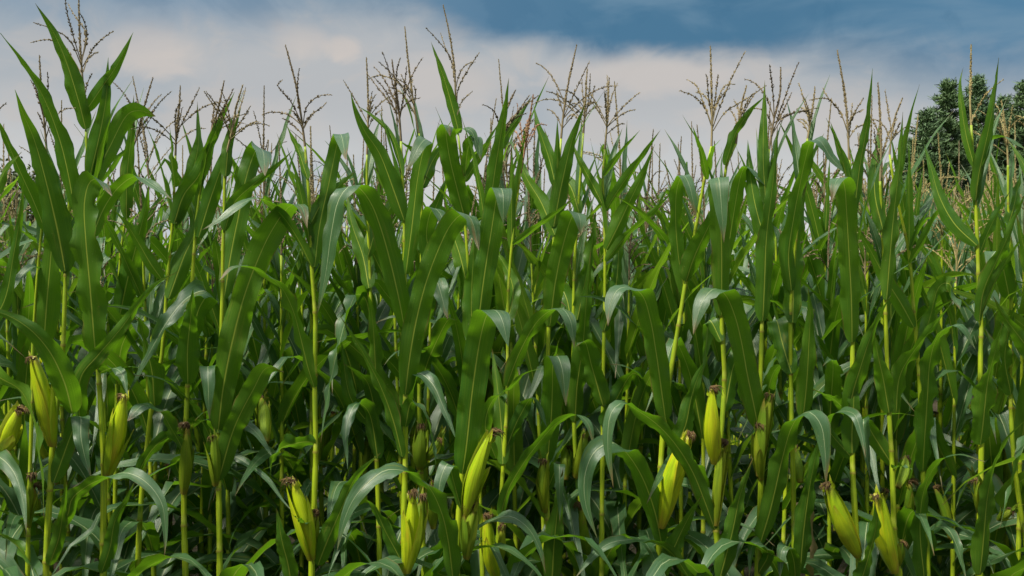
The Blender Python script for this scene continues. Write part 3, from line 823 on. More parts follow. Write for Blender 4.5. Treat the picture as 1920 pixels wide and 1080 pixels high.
# pixel traces: leaf = (width px, [(x, y, depth offset m), ...], roll start, roll end)
HEROES = [
 dict(label="maize plant at the far left edge, its grey-green arching leaves cut by the frame", D=3.2, r=.0145,
  stalk_px=[(-40,1080),(-44,900),(-50,700),(-48,500),(-40,350),(-30,260)],
  leaves=[(44,[(-44,760),(-20,705),(8,714,-.1),(42,738),(66,800),(78,890),(82,972,-.22)]),
   (44,[(-42,930),(-25,855),(0,858),(26,886),(43,940),(50,1002,-.2)]),
   (42,[(-40,1030),(-20,985),(0,1000),(28,1020),(52,1050),(80,1095,-.2)]),
   (30,[(-46,640),(5,570,-.05),(25,480),(40,392),(44,340)]),
   (40,[(-45,480),(-20,400),(10,320),(40,285)]),
   (36,[(-40,420),(-60,330),(-62,250),(-50,180)])],
  ears=[(2,852,36,768,44)], tassel=dict(spike=[(-30,260),(-22,180),(-16,90)],n=8)),
 dict(label="maize plant with a thin unopened ear sheath low at the left, beside the long ear", D=3.34, r=.011,
  stalk_px=[(52,1080),(53,1000),(56,890),(60,760),(62,640),(70,520),(78,430),(86,340),(88,290)],
  leaves=[(36,[(84,432),(60,370),(28,300),(0,238),(-22,196,-.2)]),
   (52,[(82,650,0),(87,580),(93,500),(98,430),(99,370),(96,330,-.16)],4,10),
   (34,[(70,580,.02),(80,515),(62,499),(30,530),(0,577,-.14)],20,20)],
  ears=[(53,988,59,890,17)],
  tassel=dict(spike=[(88,290),(84,240),(78,180),(74,105)],n=7,len=.17)),
 dict(label="maize plant with a long yellow ear pointing up left, below its broad upright leaf", D=3.22, r=.0155,
  stalk_px=[(86,1080),(90,980),(95,900),(98,840),(110,735),(118,650),(123,515),(126,440),(130,380),(134,330)],
  leaves=[(62,[(122,509,0),(105,422),(88,345),(64,262),(44,215),(28,168,-.2)],0,-12),
   (47,[(140,394,0),(128,330),(112,265),(92,205),(64,148),(36,108),(0,62,-.2)],10,25),
   (56,[(136,775,-.02),(120,716,-.1),(90,655,-.16),(50,612,-.2),(0,586,-.22),(-50,580,-.24)],-18,-35),
   (34,[(98,1000,0),(126,968,-.05),(135,935),(162,912),(195,897),(237,887),(276,906),(304,946),(310,1005),(308,1045,-.2)],35,60),
   (38,[(100,905,.0),(150,780,.0),(152,820,-.04),(160,860),(172,898,-.06)],10,10),
   (30,[(92,1060,0),(110,1010),(118,960),(126,900,-.1)],25,40)],
  ears=[(99,836,64,668,42)]),
 dict(label="tallest maize plant at left, its forked tassel rising out of frame above a green ear", D=3.3, r=.0155,
  stalk_px=[(194,1080),(193,1020),(195,900),(190,780),(184,690),(176,560),(170,430),(166,330),(161,240)],
  leaves=[(40,[(160,242,0),(146,185),(124,115),(97,55),(66,6,-.12)],5,-20),
   (28,[(160,210,0),(188,168),(222,118),(250,60,-.05)],20,30),
   (57,[(184,692,-.0),(177,640,-.06),(168,540,-.12),(161,450,-.15),(159,378,-.16),(168,342,-.17),(186,337,-.21),(210,368,-.25)],0,6),
   (40,[(168,332,0),(184,265),(199,185),(203,108,-.02)],25,40),
   (40,[(173,342,0),(206,275,.04),(240,214,.05),(262,207,.03),(292,218,.0)],30,20),
   (32,[(172,446,.02),(195,390,.04),(224,350),(255,331),(285,345),(322,374,-.05)],30,40),
   (37,[(150,800,-.0),(152,706,-.09),(182,668),(210,636),(240,598),(262,566),(290,534),(334,509,-.16)],-5,30),
   (30,[(190,1075,0),(206,1028),(216,975),(238,935),(254,900,-.08)],20,30),
   (30,[(186,700,0.0),(212,690),(228,700),(240,745,-.1)],60,70)],
  ears=[(201,894,232,740,45)],
  tassel=dict(spike=[(161,240),(155,150),(150,80),(147,-30)],n=2,
   lat=[[(155,130),(130,75),(100,55),(62,42)],[(154,140),(118,85),(90,74),(57,80)],[(153,120),(135,60),(125,20),(120,-20)],[(153,118),(160,60),(140,30),(128,8)],
        [(155,125),(175,90),(195,70),(213,58)],[(156,135),(165,110),(178,100),(184,98)],[(154,110),(163,70),(158,40),(150,25)]])),
 dict(label="slim maize plant right of the left green ear, narrow rolled leaf hugging its upper stalk", D=3.7, r=.012,
  stalk_px=[(214,1080),(218,800),(222,580),(226,478),(235,412),(242,330),(248,280)],
  leaves=[(30,[(237,409,0),(238,330),(246,255),(251,178,-.04)],25,35),
   (44,[(225,590,0),(240,520),(258,450),(275,380),(278,345,-.15)],15,30),
   (30,[(222,575,0),(218,520),(200,480),(188,500,-.1)],40,60),
   (46,[(228,575,0.02),(245,520),(265,450),(285,395),(306,360,.1)],10,20),
   (38,[(218,720,0),(232,640),(262,605),(275,650,-.15)],35,40)],
  tassel=dict(spike=[(248,280),(262,240),(272,195),(286,148)],n=7)),
 dict(label="maize plant left of centre whose lower leaf arches over into a long level ribbon", D=3.52, r=.0135,
  stalk_px=[(258,1080),(266,920),(275,840),(286,750),(299,700),(306,640),(313,537),(319,467),(324,411),(327,345),(329,292)],
  leaves=[(30,[(258,892,0),(272,862),(295,833),(328,812),(365,795),(410,781),(448,788),(480,810),(502,842),(515,864,-.1)],55,70),
   (30,[(304,524,0),(283,496),(258,452),(236,418),(211,391,-.1)],12,12),
   (38,[(326,420,0),(345,365),(372,330),(398,262),(440,172,-.05)],15,40),
   (40,[(316,560,0),(345,480),(366,430),(352,370),(344,342,.1)],15,20),
   (28,[(327,350,0),(322,290),(318,235)],30,50),
   (36,[(330,420,0),(352,350),(372,270),(370,190,.08)],30,50),
   (46,[(290,760,0),(285,700),(270,640),(262,600),(250,590,-.2)],10,20)],
  tassel=dict(spike=[(329,292),(331,240),(336,200),(338,162)],n=8,len=.22,spread=1.3)),
 dict(label="maize plant hidden by a big grey leaf that arches down beside the left ears", D=3.48, r=.0145,
  stalk_px=[(348,1080),(345,980),(345,880),(352,720),(358,600),(362,500),(368,420),(376,340),(385,285)],
  leaves=[(46,[(356,640,.12),(372,580,.06),(388,548,.0),(372,547,-.04),(345,563,-.08),(315,600,-.12),(285,652,-.14),(258,705,-.15),(234,748,-.16)],12,18),
   (26,[(345,905,.05),(330,868,.04),(352,854),(400,852,0),(440,856),(470,874),(500,897),(530,938),(553,964,-.1)],60,65),
   (50,[(352,720,0),(352,650),(358,590),(362,540,-.18)],5,10),
   (38,[(372,445,0),(392,380),(424,288),(452,202,-.02)],10,30),
   (42,[(350,860,.0),(325,810),(300,770),(270,760),(238,790,-.2)],40,30)],
  ears=[(345,925,352,800,30)],
  tassel=dict(spike=[(385,285),(398,240),(410,200),(420,153)],n=8)),
 dict(label="maize plant left of centre with a very broad dark leaf leaning right over bare stalk", D=3.42, r=.0145,
  stalk_px=[(412,1080),(410,900),(409,812),(412,700),(415,620),(417,563),(418,467),(420,422),(421,348),(424,290)],
  leaves=[(56,[(409,808,0),(412,775),(421,711),(438,630),(455,565),(478,500),(510,432),(545,386,-.16),(565,386,-.19),(576,428,-.22)],5,15),
   (36,[(409,812,.0),(402,740,.02),(396,700,0),(390,686,-.04),(390,715,-.08),(393,788,-.09)],3,3),
   (44,[(420,560,.05),(432,480),(448,400),(462,330),(478,285,.12),(492,283),(497,330)],10,15),
   (30,[(421,432,0),(440,380),(470,350),(520,310),(548,283,.0)],40,30),
   (28,[(423,330,0),(428,270),(436,215,.03)],30,40),
   (46,[(410,900,0),(440,800),(475,730),(500,690),(532,698,-.15)],20,20)],
  ears=[(498,830,490,745,30,.2),(405,910,400,815,26)],
  tassel=dict(spike=[(424,290),(436,240),(442,205),(455,160)],n=8,len=.2,spread=1.3)),
 dict(label="maize plant with a dark-tipped bright green ear leaning left off a straight bare stalk", D=3.3, r=.0145,
  stalk_px=[(584,1080),(585,1045),(589,942),(592,850),(590,730),(591,600),(584,496),(580,378),(576,322),(572,275)],
  leaves=[(31,[(584,498,0),(558,448),(528,404),(502,381),(480,371),(447,385),(412,412),(378,432,-.12)],35,65),
   (34,[(589,726,0),(578,690),(563,630),(548,580),(525,537),(487,508),(440,500),(411,526,-.2)],20,50),
   (40,[(545,1090,-.05),(538,1050),(528,1010),(518,952,-.14)],5,5),
   (42,[(596,1060,0),(612,1018),(640,955),(668,893),(714,849,-.16)],8,30),
   (18,[(586,985,-.04),(565,978),(545,962)],50,60),
   (24,[(577,335,0),(560,285),(536,232,.05)],30,40),
   (34,[(590,500,0),(600,420),(615,350),(635,258,.06),(641,258),(648,300)],25,35),
   (30,[(582,420,0),(604,380),(640,345),(668,320,.1)],40,40),
   (40,[(592,830,0.0),(560,830,.0),(520,845),(505,900,-.1)],50,50)],
  ears=[(585,1048,550,902,44),(588,1040,596,962,16)],
  tassel=dict(spike=[(572,275),(565,220),(556,165),(545,120),(536,88)],n=4,
   lat=[[(567,240),(575,200),(598,180),(622,178)],[(567,245),(585,215),(605,200),(612,192)],[(566,232),(545,190),(520,160),(530,150)],[(566,235),(540,215),(510,210),(492,215)],[(568,245),(575,225),(590,210)]])),
 dict(label="maize plant behind centre-left, a grey white-veined leaf hanging straight down", D=3.56, r=.0125,
  stalk_px=[(712,1080),(710,980),(706,860),(700,740),(696,620),(694,520),(690,430),(688,350),(688,290)],
  leaves=[(46,[(694,600,.05),(685,560,.04),(668,552,.0),(648,598,-.05),(633,658,-.08),(615,745),(601,830,-.12)],8,15),
   (38,[(705,765,0),(704,690),(700,620),(694,568),(688,548,-.15)],5,5),
   (36,[(698,800,0),(672,770),(655,740),(640,640,-.1)],15,15),
   (40,[(706,780,0),(690,720),(672,700),(645,682,-.12)],15,20),
   (40,[(708,860,0),(690,770),(668,756),(650,800),(652,880,-.2)],15,15),
   (40,[(692,540,0),(680,480),(660,420),(650,360,.1)],15,25),
   (34,[(690,480,0),(706,430),(735,385),(765,330,.1)],30,30)],
  ears=[],tassel=dict(spike=[(688,290),(690,230),(690,180),(687,108)],n=7)),
 dict(label="maize plant with an orange-based ear at the bottom centre-left and a huge leaf arching left", D=3.28, r=.0145,
  stalk_px=[(755,1080),(757,990),(760,850),(760,740),(761,625),(759,519),(758,415),(754,330),(752,265)],
  leaves=[(51,[(758,614,0),(748,560,-.05),(732,490),(715,430),(695,380),(672,352,-.15),(655,350,-.18),(636,375,-.19),(622,435),(610,515),(594,592,-.2)],3,5),
   (51,[(760,740,0),(766,685),(778,612),(795,542),(820,472),(846,420),(868,401,-.18),(884,413,-.22),(894,450),(898,470,-.25)],2,10),
   (42,[(758,413,0),(735,348),(710,285),(684,246),(666,205),(657,172,-.12)],5,-15),
   (18,[(755,330,0),(740,270),(726,243),(695,215),(670,198,.05)],40,30),
   (34,[(761,514,-.0),(772,425),(782,340),(792,290),(801,262,-.12),(790,268,-.17),(760,326,-.2)],15,20),
   (32,[(754,857,0),(738,790),(715,728),(685,670),(655,620),(638,593,-.14)],25,10),
   (38,[(760,770,.08),(768,715,.04),(785,700),(810,718),(832,765),(858,830,-.1)],20,15),
   (32,[(760,800,0),(772,755,-.02),(796,775),(812,830),(818,885,-.14)],15,20),
   (36,[(756,1060,0),(725,1000),(700,950),(684,935,-.1)],15,20)],
  ears=[(762,1072,774,925,42),(770,1060,790,930,30,-.01)],
  tassel=dict(spike=[(752,265),(748,210),(742,165),(735,112)],n=9,len=.19)),
 dict(label="maize plant just right of the arching giant leaf, two ears with frayed silk low down", D=3.62, r=.013,
  stalk_px=[(795,1080),(790,900),(786,760),(788,620),(790,522),(790,467),(791,385),(793,311),(785,250)],
  leaves=[(40,[(790,470,0),(805,420),(825,370),(838,330,.08)],20,30),
   (36,[(790,560,0),(805,500),(800,430),(812,390,-.1),(825,400),(840,440)],15,20),
   (34,[(792,350,0),(812,300),(840,258,.1)],30,40),
   (44,[(788,640,0),(800,560),(815,520),(840,600,-.2)],20,20),
   (40,[(788,720,0),(810,660),(840,600),(856,600,-.15)],35,40),
   (20,[(793,315,0),(770,280),(745,262,.0)],50,50)],
  ears=[(788,880,792,800,32),(812,990,815,905,26),(800,860,826,820,20)],
  tassel=dict(spike=[(785,250),(775,190),(766,120),(759,50)],n=8)),
 dict(label="tall thin-tasselled maize plant at centre whose tassel rises highest over the middle", D=3.62, r=.012,
  stalk_px=[(905,1080),(898,900),(890,700),(882,560),(875,460),(870,385),(866,310),(858,245)],
  leaves=[(27,[(861,250,0),(848,200),(833,150),(808,78,-.03)],15,25),
   (42,[(872,412,0),(856,350),(843,295),(836,243,-.14),(840,236,-.17),(844,256,-.19)],4,4),
   (24,[(872,340,0),(905,285),(934,232,.05)],35,40),
   (22,[(868,330,.0),(840,290),(850,252),(868,242),(884,246),(896,290,-.05)],55,60),
   (40,[(880,560,0),(860,470),(840,430),(822,450,.1)],20,30),
   (28,[(872,330,0),(880,270),(892,256),(902,300,-.05)],40,40)],
  tassel=dict(spike=[(858,245),(855,190),(851,120),(842,60),(831,10)],n=2,len=.15,
   lat=[[(856,190),(845,110),(820,75),(798,52)],[(856,180),(848,120),(835,90),(826,62)],[(857,200),(858,170),(878,130),(899,98)],[(857,215),(866,190),(885,172)]])),
 dict(label="maize plant at centre, tall broad leaf in front and a silk-fringed ear pointing up right", D=3.15, r=.0155,
  stalk_px=[(856,1080),(860,980),(866,890),(880,760),(895,640),(905,520),(915,420),(922,340),(926,290)],
  leaves=[(58,[(867,888,0),(875,830),(884,745),(895,665),(905,615),(914,590,-.18),(925,582,-.21),(940,597,-.26),(953,650,-.29)],0,8),
   (48,[(896,612,0),(906,530),(920,440),(931,372),(937,353,-.14),(943,363,-.18),(944,420,-.2)],0,4),
   (34,[(918,400,0),(928,320),(940,245),(948,195),(954,146,-.1)],15,25),
   (42,[(885,640,.03),(884,560),(887,490),(890,430,.02)],10,15),
   (30,[(926,300,.0),(945,260),(975,215),(998,180,.1)],30,30),
   (46,[(850,1090,0),(840,1010,-.06),(825,955,-.12),(800,910,-.16),(765,886,-.18),(725,881,-.2),(695,900,-.22),(665,932,-.24),(645,975,-.25),(632,1032,-.26)],10,50),
   (36,[(866,960,0),(850,900),(840,870),(826,900),(822,960,-.1)],30,30)],
  ears=[(872,972,922,812,40),(874,1046,890,948,34)],
  tassel=dict(spike=[(926,290),(940,240),(952,200),(966,170)],n=6,len=.16)),
 dict(label="slender maize plant at centre-right with a drooping russet tassel", D=3.36, r=.0115,
  stalk_px=[(930,1080),(937,969),(944,867),(951,747),(952,600),(954,526),(962,437),(967,390),(976,325)],
  leaves=[(20,[(962,458,0),(990,438),(1041,400),(1088,364,-.05)],60,65),
   (36,[(950,724,0),(975,660),(1005,605),(1030,583),(1052,578),(1068,598),(1077,652,-.15)],25,30),
   (30,[(930,860,-.02),(910,800,-.08),(924,752),(955,728),(985,700),(1024,689,-.2)],5,50),
   (38,[(943,870,.0),(938,775),(930,705),(922,652,.08)],5,5),
   (32,[(938,968,0),(952,920),(985,865),(1012,828),(1045,792),(1080,777),(1102,793),(1114,838,-.15)],25,50),
   (28,[(930,1100,0),(813,1066,-.14),(849,1028),(893,990),(930,972),(957,968),(990,990),(1013,1032),(1023,1075,-.2)],40,50),
   (34,[(952,600,0),(962,540),(935,480),(915,470,.1)],30,30),
   (30,[(945,850,.02),(975,780),(1000,745),(1025,800,.0)],25,25)],
  ears=[(932,1088,911,965,36),(928,1075,942,985,20)],
  tassel=dict(spike=[(976,325),(984,280),(992,230),(1000,178)],n=7,mat=M_TASSEL_RED,droop=1.0)),
 dict(label="maize plant right of centre with a folded cut-off leaf hanging in front of its sheath", D=3.5, r=.0135,
  stalk_px=[(1030,1080),(1026,950),(1024,865),(1026,760),(1028,640),(1031,540),(1037,470),(1042,400),(1048,320),(1052,260)],
  leaves=[(44,[(1026,868,0),(1033,790),(1036,725),(1037,684,-.14),(1044,667,-.17),(1054,690,-.21),(1061,762,-.23)],3,10),
   (48,[(1031,612,0),(1041,530),(1056,460),(1073,406,-.14),(1082,398,-.17),(1088,410,-.2),(1089,442,-.21)],3,6),
   (38,[(1038,425,0),(1054,340),(1073,262),(1098,192,-.06)],5,15),
   (28,[(1026,920,.0),(1040,885),(1048,871,-.06),(1049,900,-.09),(1050,982,-.1)],3,3),
   (46,[(1034,1100,0),(1040,1010),(1048,930),(1056,878,-.1)],5,10),
   (30,[(1045,360,0),(1030,300),(1008,232),(1000,195,.05)],30,30),
   (34,[(1040,440,0),(1015,380),(985,330),(962,262,.1)],20,30)],
  ears=[(1022,960,1020,860,26)],
  tassel=dict(spike=[(1052,260),(1058,200),(1068,145),(1081,86)],n=7)),
 dict(label="maize plant right of centre, brown-silked narrow ear hugging its stalk at mid height", D=3.66, r=.0125,
  stalk_px=[(1104,1080),(1090,950),(1080,867),(1076,778),(1075,600),(1078,480),(1085,380),(1090,300),(1094,250)],
  leaves=[(46,[(1078,790,0),(1082,720),(1094,640),(1100,560),(1108,470,-.1)],10,20),
   (36,[(1082,600,0),(1100,515),(1112,440),(1118,388,.05)],10,25),
   (40,[(1077,740,0),(1056,690),(1040,660),(1018,700,.1)],30,30),
   (30,[(1086,400,0),(1070,350),(1045,320),(1020,240,.1)],30,30),
   (42,[(1076,640,0),(1062,560),(1050,540),(1030,580,.1)],25,25),
   (44,[(1085,920,.0),(1125,870),(1160,850),(1185,900,.05)],40,40)],
  ears=[(1079,895,1098,812,30),(1102,1045,1090,948,26),(1060,900,1062,840,22,.1)],
  tassel=dict(spike=[(1094,250),(1097,200),(1099,160),(1101,130)],n=10,len=.22,spread=1.4,droop=.8)),
 dict(label="maize plant with narrow leaves fanning up right against the sky right of centre", D=3.55, r=.0125,
  stalk_px=[(1128,1080),(1130,800),(1132,650),(1134,552),(1134,459),(1132,385),(1130,330),(1134,280)],
  leaves=[(36,[(1137,468,0),(1175,390),(1206,325),(1228,270,-.05)],10,30),
   (26,[(1135,395,0),(1177,330),(1214,278),(1239,243,-.03)],25,40),
   (18,[(1132,330,0),(1165,285),(1200,244,0)],40,50),
   (24,[(1136,490,0),(1177,440),(1214,407),(1267,354,0)],30,45),
   (24,[(1131,385,0),(1104,333),(1084,295),(1070,262,.05)],30,30),
   (40,[(1133,620,0),(1150,560),(1160,480),(1158,400,.05)],15,25),
   (46,[(1131,760,.0),(1110,690),(1096,640),(1080,650,-.1)],25,25),
   (42,[(1131,800,.0),(1160,740),(1190,700),(1212,760,.1)],35,35)],
  tassel=dict(spike=[(1134,280),(1138,235),(1140,195),(1142,148)],n=9,len=.2,spread=1.2)),
 dict(label="maize plant leaning right below a many-branched tassel, fat ear beside its base", D=3.3, r=.0155,
  stalk_px=[(1236,1080),(1236,1000),(1238,890),(1246,780),(1262,670),(1274,600),(1286,526),(1307,415),(1322,330),(1334,275)],
  leaves=[(46,[(1248,787,0),(1240,730),(1230,660),(1220,602),(1205,554),(1184,538,-.16),(1160,541,-.18),(1144,572),(1140,612,-.22)],8,30),
   (50,[(1287,527,0),(1306,472),(1328,425),(1350,385),(1366,352,-.1)],25,15),
   (32,[(1285,560,.02),(1272,480),(1267,400),(1270,350),(1280,328,-.08),(1292,345,-.12),(1306,410,-.14)],15,15),
   (28,[(1300,1095,0),(1258,1036),(1220,1015),(1180,1012),(1140,1020),(1105,1050),(1078,1085,-.15)],40,50),
   (47,[(1241,1022,0),(1227,956),(1201,888),(1170,845),(1145,831,-.18),(1115,847),(1097,890),(1098,945),(1120,1010,-.24)],5,35),
   (44,[(1258,860,.1),(1284,800,.1),(1296,745),(1312,700),(1334,660,.1)],10,15),
   (16,[(1326,337,0),(1316,290),(1298,235)],30,30),(18,[(1333,320,0),(1336,282),(1352,260)],30,30),
   (42,[(1240,1085,.0),(1282,987),(1300,955),(1316,930,-.1)],10,15)],
  ears=[(1241,988,1292,816,46)],
  tassel=dict(spike=[(1334,275),(1335,235),(1334,160),(1332,88)],n=2,len=.18,
   lat=[[(1335,240),(1320,200),(1300,180),(1274,170)],[(1335,235),(1318,190),(1305,160),(1288,149)],[(1336,240),(1350,200),(1370,150),(1397,97)],[(1335,235),(1345,190),(1360,160),(1378,158)],
        [(1335,225),(1328,180),(1326,150),(1324,140)],[(1337,245),(1360,210),(1400,185),(1437,160)],[(1335,230),(1341,185),(1345,150),(1347,140)]])),
 dict(label="maize plant carrying the plump yellow ear with a ragged red tip, leaf folded on top", D=3.25, r=.015,
  stalk_px=[(1350,1080),(1343,1000),(1340,940),(1348,850),(1357,755),(1358,690),(1353,600),(1353,533),(1356,440),(1358,380),(1362,310),(1380,270)],
  leaves=[(44,[(1353,592,0),(1353,520),(1352,440),(1348,370,-.1),(1346,337,-.12),(1348,338,-.17),(1353,390,-.2),(1357,455,-.21)],2,4),
   (36,[(1340,992,0),(1320,937),(1297,882),(1268,835),(1235,798),(1200,772),(1165,756,-.2),(1146,775),(1140,840),(1150,914,-.24)],15,35),
   (26,[(1360,310,0),(1380,248),(1410,205),(1437,178,0)],25,35),
   (46,[(1350,1085,.0),(1372,1000),(1388,930),(1412,858,-.06)],8,12),
   (48,[(1358,770,.08),(1372,700),(1384,650),(1380,600,.1)],10,10),
   (30,[(1352,640,0),(1330,600),(1325,640),(1318,700,.1)],30,30)],
  ears=[(1341,868,1335,728,39),(1342,985,1361,832,23)],
  tassel=dict(spike=[(1380,270),(1385,230),(1392,190),(1400,160)],n=5,len=.14)),
 dict(label="maize plant whose slim ear stands tight against the stalk, a dark leaf folding right below", D=3.34, r=.0145,
  stalk_px=[(1420,1080),(1424,973),(1427,889),(1424,800),(1427,671),(1429,600),(1432,480),(1436,360),(1442,280)],
  leaves=[(49,[(1422,803,0),(1413,757),(1401,700),(1390,640),(1378,592),(1360,552),(1340,541,-.17),(1320,560),(1307,595),(1300,628,-.22)],5,25),
   (42,[(1430,602,0),(1433,530),(1437,450),(1446,370),(1455,285),(1458,235,-.06)],5,20),
   (27,[(1436,380,0),(1431,300),(1432,220),(1434,150,.02)],15,30),
   (34,[(1362,490,.1),(1378,385),(1391,325,.04),(1399,312),(1420,330),(1443,354,0)],12,30),
   (46,[(1425,1022,0),(1445,955),(1465,865),(1482,805),(1498,780),(1518,773,-.18),(1538,795),(1547,850),(1549,908,-.24)],8,20),
   (28,[(1422,1075,0),(1440,1040),(1430,1020),(1412,1022),(1404,1085,-.1)],20,20),
   (34,[(1434,450,0),(1415,380),(1406,320),(1402,262,.06)],15,25)],
  ears=[(1424,892,1446,738,30),(1427,900,1421,800,26)],
  tassel=dict(spike=[(1442,280),(1452,220),(1462,180),(1464,126)],n=5,len=.2,spread=1.2,lat=[[(1446,260),(1462,210),(1480,160),(1497,118)],[(1446,255),(1470,220),(1500,210),(1535,202)]])),
 dict(label="maize plant right of the slim ear, its broad leaf creasing rightward at the top", D=3.42, r=.0135,
  stalk_px=[(1490,1080),(1487,900),(1484,769),(1482,640),(1483,560),(1490,470),(1500,380),(1510,300),(1514,260)],
  leaves=[(40,[(1484,545,0),(1478,480),(1488,410),(1500,350),(1512,292),(1521,264,-.1),(1536,262,-.12),(1560,296),(1602,337,-.15)],6,45),
   (46,[(1487,605,0),(1488,540),(1493,460),(1503,390),(1513,340,.05)],5,15),
   (44,[(1501,1070,0),(1508,985),(1516,922),(1530,855),(1542,798,-.08)],10,15),
   (42,[(1506,782,0),(1512,720),(1517,645),(1519,582),(1515,538,-.12)],4,8),
   (28,[(1492,1095,0),(1488,1050),(1478,1024),(1467,1030),(1462,1085,-.1)],15,15),
   (26,[(1505,350,0),(1522,300),(1545,250,.1)],30,40),
   (44,[(1484,700,0),(1466,640),(1455,600),(1444,640,.1)],20,20)],
  ears=[(1500,905,1492,838,26,.1)],
  tassel=dict(spike=[(1514,260),(1520,225),(1524,200),(1528,165)],n=6,len=.15)),
 dict(label="maize plant with a smooth green ear slanting up left, tall strap leaf folded left", D=3.22, r=.0145,
  stalk_px=[(1612,1080),(1607,1020),(1601,930),(1598,849),(1598,733),(1599,640),(1602,560),(1605,450),(1600,370),(1592,300)],
  leaves=[(44,[(1598,642,0),(1596,560),(1592,480),(1588,402),(1583,347,-.16),(1576,333,-.19),(1566,342,-.22),(1560,378,-.24)],2,4),
   (28,[(1602,405,0),(1612,310),(1625,240),(1632,180),(1636,128,-.04)],10,25),
   (18,[(1594,330,0),(1570,270),(1557,228,0)],30,30),
   (45,[(1591,778,0),(1600,735),(1612,695),(1628,642),(1650,590),(1670,555,-.14)],6,20),
   (44,[(1598,850,.0),(1598,800),(1601,745),(1606,690,-.03)],4,4),
   (30,[(1598,860,.1),(1552,800,.05),(1562,778),(1582,770),(1603,778,-.1),(1615,813),(1623,858,-.16)],20,25),
   (28,[(1598,800,.08),(1584,770,.06),(1560,747),(1523,730,-.05)],35,35),
   (40,[(1612,1095,.0),(1630,1040),(1642,990),(1640,940,-.1)],20,20)],
  ears=[(1609,1042,1552,908,45)],
  tassel=dict(spike=[(1592,300),(1589,230),(1583,170),(1570,95)],n=3,len=.16,
   lat=[[(1590,250),(1575,210),(1550,185),(1517,188)],[(1590,245),(1572,205),(1550,180),(1543,165)],[(1590,240),(1602,215),(1620,205)],[(1591,260),(1605,240),(1625,232)]])),
 dict(label="maize plant with a dark-silked ear slanting up left and small brown-edged husk at its base", D=3.28, r=.014,
  stalk_px=[(1684,1080),(1680,1040),(1676,987),(1673,876),(1667,770),(1662,640),(1658,520),(1654,420),(1650,340)],
  leaves=[(40,[(1667,774,0),(1657,715),(1647,670),(1638,620,-.1)],8,12),
   (42,[(1680,775,.08),(1688,705,.06),(1712,660),(1742,622),(1788,565,-.05)],15,30),
   (36,[(1662,562,0),(1670,470),(1678,380),(1688,290),(1693,210,-.03)],6,20),
   (38,[(1672,870,.06),(1640,820),(1620,790),(1625,850),(1632,900,.0)],15,15),
   (34,[(1655,430,0),(1640,360),(1645,280),(1652,215,.05)],20,30),
   (20,[(1673,878,0),(1690,874),(1712,880,-.05)],60,60)],
  ears=[(1677,1072,1641,925,42),(1684,1058,1690,1012,22),(1684,915,1702,860,22,.1)],
  tassel=dict(spike=[(1650,340),(1652,280),(1650,220),(1646,155)],n=7,len=.17)),
 dict(label="maize plant with a stalk leaning left under a rolled grey-green leaf, right side", D=3.42, r=.013,
  stalk_px=[(1740,1080),(1733,950),(1730,880),(1727,800),(1724,716),(1716,609),(1713,578),(1705,478),(1690,407),(1676,344),(1668,290)],
  leaves=[(24,[(1706,494,0),(1738,438),(1770,378),(1813,321,-.06)],35,50),
   (34,[(1714,614,0),(1690,570),(1665,530),(1635,475),(1612,435),(1598,408,-.05)],15,15),
   (16,[(1707,470,0),(1725,420),(1747,388,0)],40,40),
   (42,[(1731,884,0),(1734,820),(1738,750),(1744,680),(1756,638,-.16),(1776,614,-.19),(1800,611),(1829,655,-.24)],3,30),
   (42,[(1733,1090,0),(1726,1000),(1730,930),(1745,885),(1768,860),(1800,852),(1846,866,-.18)],10,55),
   (38,[(1738,1060,.05),(1752,990,.02),(1775,990),(1796,1030),(1812,1090,-.1)],15,15),
   (34,[(1720,660,.0),(1742,600),(1760,540),(1775,530,.1),(1800,580)],30,30)],
  tassel=dict(spike=[(1668,290),(1672,250),(1680,215),(1692,185)],n=6,len=.15)),
 dict(label="maize plant at right whose sword-like top leaf and bare tassel spike cross the dark pines", D=3.3, r=.0145,
  stalk_px=[(1836,1080),(1838,950),(1840,835),(1838,689),(1840,600),(1835,533),(1833,459),(1829,378),(1824,293),(1821,235)],
  leaves=[(32,[(1829,376,0),(1835,330),(1847,274),(1861,200),(1873,108,-.05)],8,25),
   (20,[(1827,313,0),(1812,256),(1803,200),(1800,155),(1806,126,0)],10,40),
   (52,[(1838,834,0),(1845,775),(1854,710),(1866,655),(1881,603,-.16)],3,12),
   (36,[(1836,602,0),(1845,545),(1868,490),(1895,430),(1928,350,-.06)],15,30),
   (28,[(1840,590,0),(1870,518),(1930,428,-.03)],30,30),
   (46,[(1837,1077,0),(1845,1000),(1853,930),(1865,872),(1888,823),(1928,783,-.18)],5,35),
   (30,[(1834,480,.03),(1852,438),(1870,400),(1894,358,.05)],25,25),
   (18,[(1826,310,.0),(1840,280),(1857,261),(1880,257),(1926,281,0)],50,55),
   (34,[(1832,460,0),(1790,420),(1762,370),(1745,312),(1732,268,.08)],12,20)],
  ears=[(1836,960,1828,895,28)],
  tassel=dict(spike=[(1821,235),(1819,190),(1820,140),(1821,84)],n=2,len=.14,mat=M_TASSEL_TAN,lat=[[(1821,225),(1835,200),(1850,175),(1880,150)],[(1821,230),(1828,215),(1836,240)]])),
 dict(label="maize plant at the right edge with a pale grey leaf hanging point-down into the frame", D=3.3, r=.014,
  stalk_px=[(1975,1080),(1972,900),(1970,740),(1966,600),(1960,480),(1955,380),(1950,300)],
  leaves=[(48,[(1972,830,0),(1965,775,-.08),(1942,788),(1918,845),(1893,920),(1874,992,-.2)],6,12),
   (42,[(1968,720,0),(1940,670),(1912,632),(1885,597),(1862,555,-.12)],10,15),
   (30,[(1955,420,0),(1940,350),(1915,300),(1890,262,.1)],25,25),
